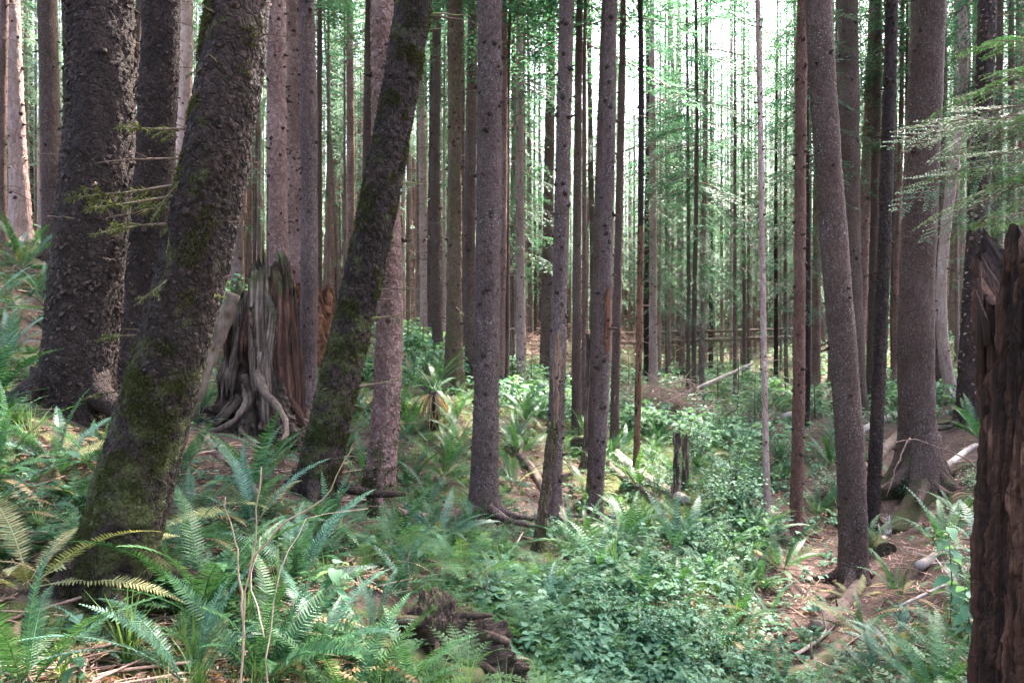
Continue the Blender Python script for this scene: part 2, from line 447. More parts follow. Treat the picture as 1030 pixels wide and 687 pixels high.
M = {
    'bark_dark': bark('scaly_dark_bark', (0.005, 0.0035, 0.003), (0.020, 0.0135, 0.012), (0.078, 0.055, 0.049), 26, 0.8, 0.16, (0.36, 0.30, 0.28), bump=0.02),  # shade on the near trunks is partly put into this dark colour
    'bark_pink': bark('pinkish_scaly_bark', (0.050, 0.033, 0.030), (0.185, 0.125, 0.115), (0.44, 0.34, 0.32), 30, 0.7, 0.3, (0.55, 0.48, 0.46)),
    'bark_grey': bark('grey_brown_bark', (0.036, 0.026, 0.025), (0.112, 0.086, 0.082), (0.26, 0.21, 0.20), 42, 0.55, 0.55, (0.5, 0.46, 0.44)),
    'bark_brown': bark('brown_speckled_bark', (0.030, 0.020, 0.018), (0.090, 0.064, 0.057), (0.195, 0.146, 0.131), 48, 0.45, 0.6, (0.46, 0.41, 0.38)),
    'bark_red': bark('reddish_thin_bark', (0.045, 0.026, 0.021), (0.125, 0.077, 0.063), (0.24, 0.165, 0.14), 40, 0.4, 0.3, (0.45, 0.36, 0.31)),
    'bark_orange': bark('orange_bare_bark', (0.055, 0.030, 0.018), (0.15, 0.085, 0.054), (0.27, 0.175, 0.125), 34, 0.3, 0.15, (0.45, 0.36, 0.31)),
    'bark_pale': bark('pale_weathered_sunlit_bark', (0.13, 0.095, 0.09), (0.34, 0.28, 0.27), (0.58, 0.52, 0.50), 26, 0.4, 0.5, (0.65, 0.62, 0.60)),
    'bark_mossy': bark('mossy_bark', (0.03, 0.022, 0.015), (0.095, 0.072, 0.05), (0.20, 0.155, 0.12), 26, 0.6, 0.4, (0.42, 0.38, 0.33), (0.085, 0.078, 0.03), bare_moss=0.25),
    'knot': bark('knot_wood', (0.012, 0.008, 0.007), (0.038, 0.025, 0.022), (0.12, 0.085, 0.075), 40, 0.6, 0.2),
    'flake': bark('curled_bark_flake', (0.035, 0.024, 0.022), (0.095, 0.068, 0.062), (0.23, 0.18, 0.165), 30, 0.7, 0.3),
    'flake_pale': bark('pale_curled_flake', (0.14, 0.105, 0.10), (0.30, 0.24, 0.225), (0.50, 0.43, 0.41), 30, 0.7, 0.3),
    'shoot': bark('bare_shoot_bark', (0.20, 0.17, 0.13), (0.38, 0.335, 0.27), (0.55, 0.50, 0.42), 40, 0.4, 0.2, bump=0.002),
    'wood_peel': rotten('peeled_wood', [(0.28, (0.06, 0.026, 0.015)), (0.45, (0.19, 0.10, 0.062)), (0.6, (0.33, 0.20, 0.135)), (0.78, (0.46, 0.33, 0.26))], scale=40.0, stretch=0.08, bump=0.012),
    'twig': bark('dead_twig_bark', (0.05, 0.038, 0.03), (0.13, 0.10, 0.085), (0.27, 0.22, 0.19), 40, 0.4, 0.3, (0.45, 0.42, 0.38), (0.16, 0.16, 0.05), bump=0.004),
    'pale_twig': bark('bleached_twig_bark', (0.17, 0.13, 0.11), (0.33, 0.265, 0.225), (0.50, 0.42, 0.37), 40, 0.4, 0.2, bump=0.003),
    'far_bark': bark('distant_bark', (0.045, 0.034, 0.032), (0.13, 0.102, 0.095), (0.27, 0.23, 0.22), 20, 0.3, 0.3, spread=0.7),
    'wood_red': rotten('red_rotten_wood', [(0.28, (0.007, 0.003, 0.0025)), (0.47, (0.030, 0.0115, 0.0075)), (0.62, (0.088, 0.036, 0.023)), (0.80, (0.25, 0.125, 0.085))], scale=60.0, stretch=0.06, bump=0.035),
    'wood_orange': rotten('orange_rotten_wood', [(0.28, (0.022, 0.008, 0.005)), (0.46, (0.115, 0.042, 0.022)), (0.62, (0.27, 0.115, 0.065)), (0.80, (0.44, 0.26, 0.18))], scale=40.0, stretch=0.08, bump=0.02),
    'wood_grey': rotten('weathered_stump_wood', [(0.27, (0.010, 0.007, 0.006)), (0.45, (0.065, 0.042, 0.033)), (0.60, (0.19, 0.125, 0.095)), (0.78, (0.40, 0.29, 0.23))], scale=46.0, stretch=0.07, bump=0.02),
    'wood_dark': rotten('dark_wet_wood', [(0.30, (0.010, 0.007, 0.005)), (0.5, (0.045, 0.027, 0.019)), (0.64, (0.12, 0.075, 0.055)), (0.8, (0.26, 0.17, 0.13))]),
    'log_pale': rotten('bleached_log_wood', [(0.28, (0.10, 0.075, 0.06)), (0.45, (0.30, 0.23, 0.195)), (0.6, (0.50, 0.41, 0.36)), (0.78, (0.66, 0.58, 0.52))], bump=0.012),
    'log_brown': rotten('brown_log_bark', [(0.28, (0.03, 0.02, 0.015)), (0.45, (0.11, 0.072, 0.055)), (0.6, (0.23, 0.16, 0.125)), (0.78, (0.40, 0.31, 0.26))], bump=0.02),
    'fern': leafy('sword_fern_green', (0.013, 0.040, 0.015), (0.033, 0.094, 0.036), (0.085, 0.185, 0.072), 0.30, 0.46, 0.30),
    'fern_teal': leafy('blue_green_fern', (0.016, 0.045, 0.029), (0.038, 0.096, 0.060), (0.09, 0.18, 0.115), 0.25, 0.42, 0.38),
    'fern_light': leafy('light_lacy_fern', (0.042, 0.095, 0.036), (0.088, 0.172, 0.072), (0.17, 0.275, 0.138), 0.42, 0.5, 0.35),
    'fern_dead': leafy('withered_fern', (0.10, 0.052, 0.022), (0.24, 0.14, 0.072), (0.38, 0.27, 0.16), 0.2, 0.7, 0.2),
    'fern_pale': leafy('yellowing_fern', (0.11, 0.11, 0.035), (0.23, 0.22, 0.085), (0.36, 0.33, 0.16), 0.3, 0.55, 0.3),
    'herb': leafy('soft_leaf_green', (0.045, 0.112, 0.062), (0.098, 0.208, 0.122), (0.195, 0.33, 0.21), 0.38, 0.55, 0.2),
    'herb_cool': leafy('cool_leaf_green', (0.048, 0.116, 0.072), (0.105, 0.215, 0.138), (0.20, 0.335, 0.23), 0.36, 0.5, 0.25),
    'shrub_leaf': leafy('light_shrub_leaf', (0.055, 0.13, 0.075), (0.12, 0.235, 0.15), (0.22, 0.36, 0.25), 0.4, 0.5, 0.25),
    'grass': leafy('grass_green', (0.05, 0.11, 0.03), (0.11, 0.21, 0.06), (0.22, 0.33, 0.12), 0.35, 0.45, 0.4),
    'needle': leafy('conifer_needles', (0.018, 0.050, 0.030), (0.042, 0.105, 0.064), (0.10, 0.195, 0.125), 0.40, 0.5, 0.3, 0.5, 0.04, (1.2, 1.4, 1.0)),
    'needle_far_lit': leafy('brightened_distant_needles', (0.085, 0.128, 0.100), (0.15, 0.212, 0.170), (0.235, 0.305, 0.255), 0.55, 0.6, 0.2, 0.5, 0.04, (1.25, 1.35, 1.1)),  # overexposed brightness of the far foliage is put into this paler green
    'needle_bright': leafy('young_hemlock_needles', (0.022, 0.080, 0.030), (0.046, 0.138, 0.058), (0.10, 0.22, 0.10), 0.38, 0.45, 0.4),
    'moss_tuft': leafy('hanging_moss', (0.04, 0.052, 0.015), (0.085, 0.10, 0.034), (0.16, 0.175, 0.07), 0.3, 0.8, 0.1),
    'bark_moss': leafy('bark_moss', (0.022, 0.024, 0.009), (0.055, 0.055, 0.019), (0.115, 0.108, 0.042), 0.3, 0.9, 0.05),
    'soil': soil('needle_duff_soil'),
}
# ------------------------------------------------------------------ the ground
def pix(px, py, Y):
    return np.array([(px - 515.0) / FPX * Y, Y, EYE + (343.5 - py) / FPX * Y])

CTRL = [pix(*c) for c in [
    # the bank on the left
    (110, 612, 3.9), (85, 418, 6.2), (140, 420, 8.3), (0, 400, 6.0), (0, 305, 9.0), (20, 246, 14.0), (-150, 250, 10.0), (60, 520, 4.6), (0, 560, 3.6),
    (-200, 420, 5.0), (150, 300, 18.0), (240, 300, 20.0), (330, 335, 20.0), (300, 380, 14.0), (265, 432, 8.5), (215, 445, 7.6), (315, 503, 6.5), (250, 560, 4.6), (240, 640, 3.7),
    (378, 522, 7.2), (400, 350, 19.0), (345, 430, 10.5),
    (457, 392, 14.0), (487, 521, 8.5), (430, 470, 10.0), (520, 400, 17.0), (520, 365, 27.0), (440, 345, 26.0),
    (556, 526, 9.6), (600, 524, 10.0), (580, 436, 14.0), (640, 482, 11.5), (540, 470, 11.0),
    # the gully floor
    (430, 600, 5.4), (450, 668, 4.7), (540, 600, 6.4), (560, 687, 5.3), (640, 640, 6.2), (640, 560, 8.0), (720, 600, 7.4), (720, 687, 5.9), (700, 520, 9.6), (772, 512, 10.5),
    (700, 450, 14.0), (690, 418, 20.0), (610, 415, 18.0), (740, 400, 24.0), (650, 372, 34.0), (740, 365, 40.0), (580, 362, 34.0),
    # the right bank
    (800, 546, 10.5), (857, 592, 9.0), (800, 640, 7.4), (790, 687, 6.3), (877, 532, 11.0), (930, 492, 11.6), (860, 411, 21.0), (960, 402, 17.5), (973, 425, 14.0), (820, 397, 26.0),
    (900, 395, 23.0), (920, 560, 8.6), (960, 600, 6.6), (900, 660, 5.7), (960, 687, 4.7), (1030, 420, 14.0), (1100, 400, 12.0),
]]
CTRL += [np.array(c, float) for c in [
    (0, 0, 0.0), (-1.5, 0.5, 0.12), (1.6, 0.8, -0.15), (2.3, 2.8, -0.25), (3.8, 3.2, -0.15), (0.3, 2.6, -0.25), (-1.2, 2.6, 0.05), (-2.6, 2.6, 0.35), (6, 0, 0.3), (-6, 0, 1.2), (0, -8, 0.2), (8, -8, 0.6), (-8, -8, 1.5),
    (-24, 20, 4.6), (-16, 20, 3.6), (-30, 40, 5.2), (-16, 36, 3.0), (-8, 34, 2.0), (-4, 48, 1.6), (4, 50, 1.0), (14, 50, 1.0), (24, 40, 2.4), (18, 24, 1.7), (14, 14, 1.4), (30, 18, 4.0), (40, 40, 5.0),
    (0, 75, 1.6), (-40, 75, 5.5), (40, 75, 4.5), (0, 115, 3), (-70, 115, 7), (70, 115, 7), (60, 0, 6), (-60, 0, 8), (-60, 45, 9), (65, 45, 8), (9, 7, 0.2), (-12, 8, 2.4), (-16, 12, 3.4)]]
CTRL = np.array(CTRL)

def _tps(r2):
    return 0.5 * r2 * np.log(r2 + 1e-9)
def _warp(x, y):
    # distances shrink with range, so far control points reach farther
    s = 1.0 / (1.0 + 0.02 * np.abs(y))
    return x * s, 30 * np.log1p(np.maximum(y + 12, 0) / 30.0)
_cx, _cy = _warp(CTRL[:, 0], CTRL[:, 1])
_n = len(CTRL)
_A = _tps((_cx[:, None] - _cx[None]) ** 2 + (_cy[:, None] - _cy[None]) ** 2) + np.eye(_n) * 0.12
_Pm = np.stack([np.ones(_n), _cx, _cy], 1)
_S = np.zeros((_n + 3, _n + 3)); _S[:_n, :_n] = _A; _S[:_n, _n:] = _Pm; _S[_n:, :_n] = _Pm.T
_W = np.linalg.solve(_S, np.concatenate([CTRL[:, 2], np.zeros(3)]))

def ground(x, y):
    x = np.atleast_1d(np.asarray(x, float)); y = np.atleast_1d(np.asarray(y, float))
    out = np.empty(len(x))
    for s in range(0, len(x), 20000):
        a, b = _warp(np.clip(x[s:s + 20000], -80, 80), np.clip(y[s:s + 20000], -12, 120))
        out[s:s + 20000] = _tps((a[:, None] - _cx[None]) ** 2 + (b[:, None] - _cy[None]) ** 2) @ _W[:_n] + _W[_n] + a * _W[_n + 1] + b * _W[_n + 2]
    q = np.stack([x, y, np.zeros_like(x)], 1)
    near = smooth01(np.hypot(x, y), 0.8, 4.0)
    return out + near * (0.13 * fbm(q * 0.75, 3, 5) + 0.05 * fbm(q * 3.1, 3, 9))

def gz(x, y):
    return float(ground(x, y)[0])

_TT = np.exp(np.linspace(math.log(1.2), math.log(120), 900))
def at(px, py):
    """the point of the ground seen through a pixel of the photograph"""
    X = (px - 515.0) / FPX * _TT; Z = EYE + (343.5 - py) / FPX * _TT
    d = Z - ground(X, _TT)
    k = np.nonzero(d < 0)[0]
    i = k[0] if len(k) else len(_TT) - 1
    return np.array([X[i], _TT[i], float(ground(X[i], _TT[i])[0])])

def at_depth(px, Y):
    x = (px - 515.0) / FPX * Y
    return np.array([x, Y, gz(x, Y)])

def to_px(p):
    return 515 + p[0] / p[1] * FPX, 343.5 - (p[2] - EYE) / p[1] * FPX

# how green the ground is: bright gully floor, bare brown duff on the right bank and round the stumps
def greenness(x, y):
    x = np.asarray(x, float); y = np.asarray(y, float)
    px = 515 + x / np.maximum(y, 0.5) * FPX
    q = np.stack([x, y, np.zeros_like(x)], 1)
    g = 0.45 + 0.5 * fbm(q * 0.5, 3, 21)
    axis = 1.3 + 0.10 * (y - 6) + 0.6 * np.sin(y * 0.25)
    g = g + 0.35 * np.exp(-((x - axis) / (1.2 + 0.09 * y)) ** 2)
    bare = 1.25 * np.exp(-(((x - (0.40 * y + 0.75)) / (0.55 + 0.075 * y)) ** 4 + ((y - 9.3) / 3.6) ** 4)) + np.exp(-(((x + 2.6) / 0.9) ** 2 + ((y - 7.6) / 1.2) ** 2))
    bare += 0.9 * np.exp(-(((x - 0.5) / 0.8) ** 2 + ((y - 9.7) / 1.3) ** 2)) + 0.8 * np.exp(-(((x - 6.5) / 2.0) ** 2 + ((y - 17) / 4.0) ** 2))
    return np.clip(g - 0.95 * bare, 0, 1)

def build_ground():
    ys = [-14.0]
    while ys[-1] < 125:
        y = ys[-1]
        ys.append(y + (0.9 if y < 1.0 else 0.026 + 0.0125 * y))
    ys = np.array(ys + [160.0, 220.0, 300.0])
    u = np.linspace(-1, 1, 420)
    u = u * (0.55 + 0.45 * u * u)
    hw = np.maximum(7.5, 5.0 + 1.25 * np.maximum(ys, 0)) * 1.15
    X = u[None] * hw[:, None]; Y = np.repeat(ys[:, None], len(u), 1)
    x, y = X.ravel(), Y.ravel()
    z = ground(x, y)
    q = np.stack([x, y, np.zeros_like(x)], 1)
    z = z + (0.014 * fbm(q * 13, 3, 3)) * (y < 30)
    V = np.stack([x, y, z], 1)
    n, m = X.shape
    i = np.arange(n - 1)[:, None] * m; j = np.arange(m - 1)[None]
    Q = np.stack([i + j, i + j + 1, i + m + j + 1, i + m + j], -1).reshape(-1, 4)
    mb = MB(); mb.add(V, Q, None, 0.5, greenness(x, y))
    kind(obj('ground', mb.mesh('ground', M['soil'])), 'structure')
build_ground()

# ------------------------------------------------------------------ trunks
def grid_faces(n, m):
    i = np.arange(n - 1)[:, None] * m; j = np.arange(m)[None]; k = (j + 1) % m
    return np.stack([i + j, i + k, i + m + k, i + m + j], -1).reshape(-1, 4)

class Trunk:
    """one tree's bole: axis through the points given, radius with taper and flared foot"""
    def __init__(s, pts, r0, H, flare=0.5, lobes=5, seed=0, taper=0.6, flare_h=0.35, lobe_depth=0.35):
        P = np.asarray(pts, float)               # relative to the base: (z, dx, dy)
        P = P[np.argsort(P[:, 0])]
        deg = min(len(P) - 1, 3)
        s.cx = np.polyfit(P[:, 0], P[:, 1], deg); s.cy = np.polyfit(P[:, 0], P[:, 2], min(deg, 1))
        s.zt = P[-1, 0]; s.dx = np.polyval(np.polyder(s.cx), s.zt) if deg else 0.0
        s.r0, s.H, s.flare, s.lobes, s.seed, s.taper, s.fh, s.ld = r0, H, flare, lobes, seed, taper, flare_h, lobe_depth
        s.zb = P[0, 0]
    def centre(s, z):
        z = np.asarray(z, float); zc = np.clip(z, s.zb, s.zt)
        over = z - zc
        x = np.polyval(s.cx, zc) + np.where(over > 0, over * s.dx * np.exp(-np.minimum(over, 40) / 22), 0)
        return x, np.polyval(s.cy, np.clip(z, s.zb, s.zt)) + 0 * z
    def radius(s, z, th):
        z = np.asarray(z, float)
        r = s.r0 * np.clip(1 - s.taper * np.maximum(z - 1.0, 0) / s.H, 0.02, 1) ** 0.9
        f = s.flare * np.exp(-np.maximum(z, -0.35) / s.fh)
        ph = s.seed * 1.7
        lob = 1 + s.ld * np.cos(s.lobes * th + ph) * np.exp(-np.maximum(z, -0.3) / (s.fh * 1.3)) + 0.5 * s.ld * np.cos((s.lobes + 2) * th - ph * 2) * np.exp(-np.maximum(z, -0.3) / s.fh)
        return r * (1 + f * lob) * (1 + 0.05 * np.cos(2 * th + ph) + 0.03 * np.cos(3 * th - ph))
    def point(s, z, th, out=0.0):
        x, y = s.centre(z); r = s.radius(z, th) + out
        return np.stack([x + r * np.cos(th), y + r * np.sin(th), np.asarray(z, float) + 0 * th], -1)

def trunk_mesh(tr, name, mat, seg, dz, zfine, bark_amp=0.012, cell=22.0, stretch=0.55, moss=0.0, moss_h=0.8, knots=30, knot_r=0.012, flakes=0, flake_size=0.03, knot_len=0.04, extra=None, zbot=-0.5, flake_mat=None):
    z = [zbot]
    while z[-1] < zfine:
        z.append(z[-1] + dz)
    while z[-1] < tr.H:
        z.append(z[-1] + max(dz, 0.5) * (1 + 0.06 * (z[-1] - zfine)))
    z = np.array(z)
    th = np.arange(seg) * 2 * math.pi / seg
    Z = np.repeat(z[:, None], seg, 1).ravel(); TH = np.tile(th, len(z))
    B = tr.point(Z, TH)
    cx, cy = tr.centre(Z)
    nrm = np.stack([np.cos(TH), np.sin(TH), 0 * TH], -1)
    fine = Z < zfine + 0.5
    disp = np.zeros(len(Z))
    q = B[fine] * np.array([1, 1, stretch]) * cell + tr.seed * 7.1
    q = q + 0.8 * np.stack([fbm(q * 0.8, 3, 1), fbm(q * 0.8, 3, 2), fbm(q * 0.8, 3, 3)], 1)
    f1, f2, cr, off = worley(q, tr.seed)
    edge = smooth01(f2 - f1, 0.0, 0.28)
    zone = 0.35 + 1.1 * smooth01(fbm(B[fine] * np.array([2.2, 2.2, 1.3]) + tr.seed * 5, 3, 90), -0.35, 0.4)
    rid = 1 - 2 * np.abs(fbm(B[fine] * np.array([16, 16, 4.5]) + tr.seed, 4, 91, 0.6))
    disp[fine] = bark_amp * zone * (edge * (0.35 + 0.65 * cr) + 0.5 * np.clip(-off[:, 2], -0.6, 0.6) * (cr > 0.35)) + bark_amp * 1.5 * fbm(B[fine] * np.array([11, 11, 6]) + tr.seed, 5, tr.seed, 0.62)
    g1, g2, gr_, go = worley(q * 2.1 + 5.5, tr.seed + 3)
    disp[fine] += bark_amp * 0.7 * rid * (1.4 - zone) + bark_amp * 0.55 * gr_ * smooth01(g2 - g1, 0, 0.3)
    disp += 0.02 * tr.r0 / 0.2 * fbm(B * np.array([3, 3, 1.2]) + tr.seed * 3, 3, 40 + tr.seed)
    mo = np.zeros(len(Z))
    if moss:
        mo = moss * np.exp(-np.maximum(Z, 0) / moss_h) + 0.35 * moss * (fbm(B * 1.6, 3, 60 + tr.seed) > 0.12)
        tuft = np.clip(mo, 0, 1) * np.clip(fbm(B * 26, 3, 80) + 0.1, 0, 1)
        disp += 0.03 * tuft * fine
    V = B + nrm * disp[:, None]
    mb = MB()
    mb.add(V, grid_faces(len(z), seg), None, 0.5, mo)
    rg = np.random.default_rng(100 + tr.seed)
    # knots and short broken stubs
    for _ in range(knots):
        zz = rg.uniform(0.4, zfine); t = rg.uniform(0, 2 * math.pi)
        p = tr.point(zz, np.array(t), -0.012); d = np.array([math.cos(t), math.sin(t), rg.uniform(-0.5, 0.35)])
        L = knot_len * rg.uniform(0.6, 1.6) * (2.2 if rg.random() < 0.12 else 1); r = knot_r * rg.uniform(0.6, 1.5)
        mb.tube([p, p + d * (0.012 + L * 0.35), p + d * (0.012 + L)], [r * 2.1, r * 1.3, r * 0.5], 6, 0.3, 0.0, mat=1)
    if flakes:
        zz = rg.uniform(-0.1, zfine, flakes); t = rg.uniform(0, 2 * math.pi, flakes)
        p = tr.point(zz, t, bark_amp * 0.6)
        rad = np.stack([np.cos(t), np.sin(t), 0 * t], 1); tan = np.stack([-np.sin(t), np.cos(t), 0 * t], 1)
        up = np.array([0, 0, 1.0])
        w = flake_size * rg.uniform(0.5, 1.3, flakes); h = flake_size * rg.uniform(0.5, 1.2, flakes)
        lift = w * rg.uniform(0.15, 0.75, flakes); sk = rg.uniform(-0.4, 0.4, flakes) * w
        sgn = np.where(rg.random(flakes) < 0.65, -1, 1)
        a = p - tan * (w / 2)[:, None] ; b = p + tan * (w / 2)[:, None]
        c = p + rad * lift[:, None] + up * (sgn * h)[:, None] + tan * (w * 0.32 + sk)[:, None]
        d = p + rad * (lift * 0.8)[:, None] + up * (sgn * h * 0.9)[:, None] + tan * (-w * 0.34 + sk)[:, None]
        VV = np.stack([a, b, c, d], 1).reshape(-1, 3)
        VV2 = VV - np.repeat(rad, 4, 0) * 0.006
        n = len(VV); base = np.arange(flakes)[:, None] * 4
        Qf = base + np.array([[0, 1, 2, 3]])
        Qs = np.concatenate([base + n * 0 + np.array([[0, 1]]), ], 1)
        mb.add(np.vstack([VV, VV2]), np.vstack([Qf, Qf[:, ::-1] + n, np.stack([base[:, 0] + 3, base[:, 0] + 2, base[:, 0] + 2 + n, base[:, 0] + 3 + n], 1), np.stack([base[:, 0] + 1, base[:, 0] + 2, base[:, 0] + 2 + n, base[:, 0] + 1 + n], 1), np.stack([base[:, 0], base[:, 0] + 3, base[:, 0] + 3 + n, base[:, 0] + n], 1)]), None, 0.5, 0.0, 2)
    if extra:
        extra(mb, tr, rg)
    return mb.mesh(name, [mat, M['knot'], flake_mat or mat])

def moss_mesh(tr, n, z0, z1, arc=(0, 360), seed=0, size=1.0, clump=0.0):
    """little tufts of moss growing on the bole"""
    rg = np.random.default_rng(seed)
    z = rg.uniform(z0, z1, n * 4); th = np.radians(rg.uniform(arc[0], arc[1], n * 4))
    P = tr.point(z, th, 0.004)
    keep = (fbm(P * 5.5, 3, seed + 5) > clump)
    P, th = P[keep][:n], th[keep][:n]; n = len(P)
    rad = np.stack([np.cos(th), np.sin(th), 0 * th], 1)
    d = rad * rg.uniform(0.3, 1.0, n)[:, None] + rg.normal(0, 0.55, (n, 3)) + np.array([0, 0, -0.55]); d /= np.linalg.norm(d, axis=1)[:, None]
    w = np.cross(d, rg.normal(0, 1, (n, 3))); w /= np.linalg.norm(w, axis=1)[:, None] + 1e-6
    l = size * rg.uniform(0.014, 0.042, n)[:, None]; ww = size * rg.uniform(0.0022, 0.0045, n)[:, None]
    V = np.stack([P - w * ww, P + w * ww, P + d * l + w * ww * 0.4, P + d * l - w * ww * 0.4], 1).reshape(-1, 3)
    mb = MB(); mb.add(V, np.arange(n * 4).reshape(-1, 4), None, np.repeat(rg.uniform(0.0, 0.8, n), 4))
    return mb.mesh('moss', M['bark_moss'])

def patch_mesh(tr, name, mat, z0, z1, th0, w, seed, lift=0.012):
    """a ragged strip lying on the bole between two heights (peeled wood, a scar)"""
    n, m = 110, 20
    z = np.linspace(z0, z1, n); u = np.linspace(-1, 1, m)
    rg = np.random.default_rng(seed)
    prof = np.sqrt(np.clip(np.sin(np.linspace(0.05, 1, n) * math.pi * 0.97), 0, 1))
    jag = 1 + 0.9 * fbm(np.stack([z * 7, 0 * z, 0 * z + seed], 1), 5, seed, 0.65)
    jag2 = 1 + 0.9 * fbm(np.stack([z * 7, 0 * z + 5, 0 * z + seed], 1), 5, seed, 0.65)
    W = np.where(u[None] < 0, (prof * jag)[:, None], (prof * jag2)[:, None]) * w
    TH = th0 + u[None] * W
    Z = np.repeat(z[:, None], m, 1)
    q = np.stack([Z * 6, TH * 14, 0 * Z], -1).reshape(-1, 3)
    out = lift * (1 - 0.9 * np.abs(u[None]) ** 6 * 1.6) + 0.01 * fbm(q, 4, seed).reshape(n, m)
    V = tr.point(Z.ravel(), TH.ravel(), out.ravel())
    i = np.arange(n - 1)[:, None] * m; j = np.arange(m - 1)[None]
    Q = np.stack([i + j, i + j + 1, i + m + j + 1, i + m + j], -1).reshape(-1, 4)
    mb = MB(); mb.add(V, Q, None, 0.4 + 0.3 * fbm(q * 0.6, 3, seed + 3), 0)
    return mb.mesh(name, mat)

# ------------------------------------------------------------------ leaves, boughs, crowns
def leaf_arr(L, w, segs=4, fold=0.25, curl=0.25, tint=0.5, prof=None):
    """one pointed leaf lying along +x"""
    s = np.linspace(0, 1, segs + 1)
    if prof is None:
        hw = w * np.sin(np.clip(s, 0, 1) ** 0.7 * math.pi) ** 0.9
    else:
        hw = w * np.interp(s, prof[0], prof[1])
    z = -curl * L * s * s
    c = np.stack([s * L, 0 * s, z], 1)
    l = np.stack([s * L, hw, z + fold * hw], 1); r = np.stack([s * L, -hw, z + fold * hw], 1)
    V = np.vstack([c, l, r]); n = segs + 1
    i = np.arange(segs)
    Q = np.vstack([np.stack([i, i + 1, n + i + 1, n + i], 1), np.stack([i, 2 * n + i, 2 * n + i + 1, i + 1], 1)])
    return V, Q

def frond(kind_='sword', L=0.9, pairs=40, W=0.085, th0=1.15, bend=1.3, seed=0, twist=0.0):
    """one fern frond rising from the origin towards +x"""
    rg = np.random.default_rng(seed)
    n = pairs + 1
    s = np.linspace(0, 1, n)
    ang = th0 - bend * s ** 1.25
    dx = np.cos(ang) * L / pairs; dz = np.sin(ang) * L / pairs
    side = np.cumsum(twist * np.sin(s * 2.2) * L / pairs)
    R = np.stack([np.concatenate([[0], np.cumsum(dx)[:-1]]), side, np.concatenate([[0], np.cumsum(dz)[:-1]])], 1)
    T = np.stack([np.cos(ang), 0 * ang, np.sin(ang)], 1)
    N = np.stack([-np.sin(ang), 0 * ang, np.cos(ang)], 1)
    mb = MB()
    mb.tube(R[::2] if n > 12 else R, np.linspace(0.0045, 0.0012, len(R[::2] if n > 12 else R)) * (L / 0.9) ** 0.5, 4, 0.95, cap=False)
    if kind_ == 'sword':
        prof = np.interp(s, [0, 0.1, 0.16, 0.3, 0.6, 0.82, 1], [0, 0, 0.62, 0.95, 0.92, 0.55, 0.06])
    else:
        prof = np.interp(s, [0, 0.22, 0.26, 0.45, 0.7, 1], [0, 0, 0.85, 1.0, 0.68, 0.05])
    Vs, Qs, Ts, ti = [], [], [], []
    k0 = 0
    for i in range(2, n):
        if prof[i] < 0.03:
            continue
        for sg in (-1, 1):
            l = W * prof[i] * rg.uniform(0.9, 1.08) * (L / 0.9)
            fwd = 0.22 + 0.3 * s[i] + rg.uniform(-0.06, 0.06)
            up = 0.22 + rg.uniform(-0.14, 0.14)
            d = np.array([0, sg * math.cos(fwd), 0]) + T[i] * math.sin(fwd); d /= np.linalg.norm(d)
            nn = N[i] * math.cos(up) - np.array([0, sg, 0]) * math.sin(up); d = d * math.cos(up) + N[i] * math.sin(up) * 0.6
            d /= np.linalg.norm(d)
            w = np.cross(nn, d); w /= np.linalg.norm(w)
            p0 = R[i]
            t_ = 0.5 + rg.uniform(-0.28, 0.28) + 0.12 * s[i]
            if kind_ == 'sword':
                bw = L / pairs * 0.5
                dr = -N[i] * l * rg.uniform(0.03, 0.16)
                pts = [p0 - w * bw * 0.55, p0 + w * bw * 0.75, p0 + d * l * 0.5 + w * bw * 0.62 + dr * 0.3, p0 + d * l * 0.5 - w * bw * 0.62 + dr * 0.3, p0 + d * l + dr]
                Vs += pts; Qs.append([k0, k0 + 1, k0 + 2, k0 + 3]); Ts.append([k0 + 3, k0 + 2, k0 + 4]); ti += [t_] * 5; k0 += 5
            else:
                m = max(3, int(11 * prof[i]))
                for j in range(m):
                    u = (j + 0.5) / m
                    q0 = p0 + d * l * u - N[i] * l * 0.18 * u * u
                    ll = l * 0.30 * (1 - u) ** 0.75 + 0.004
                    for s2 in (-1, 1):
                        d2 = w * s2 * 0.85 + d * 0.5; d2 /= np.linalg.norm(d2)
                        w2 = d * l / m * 0.46
                        Vs += [q0 - w2 * 0.5, q0 + w2 * 0.6, q0 + d2 * ll + w2 * 0.2, q0 + d2 * ll - w2 * 0.3]
                        Qs.append([k0, k0 + 1, k0 + 2, k0 + 3]); ti += [t_ + rg.uniform(-0.1, 0.1)] * 4; k0 += 4
    mb.add(np.array(Vs), Qs, Ts or None, np.array(ti))
    return mb

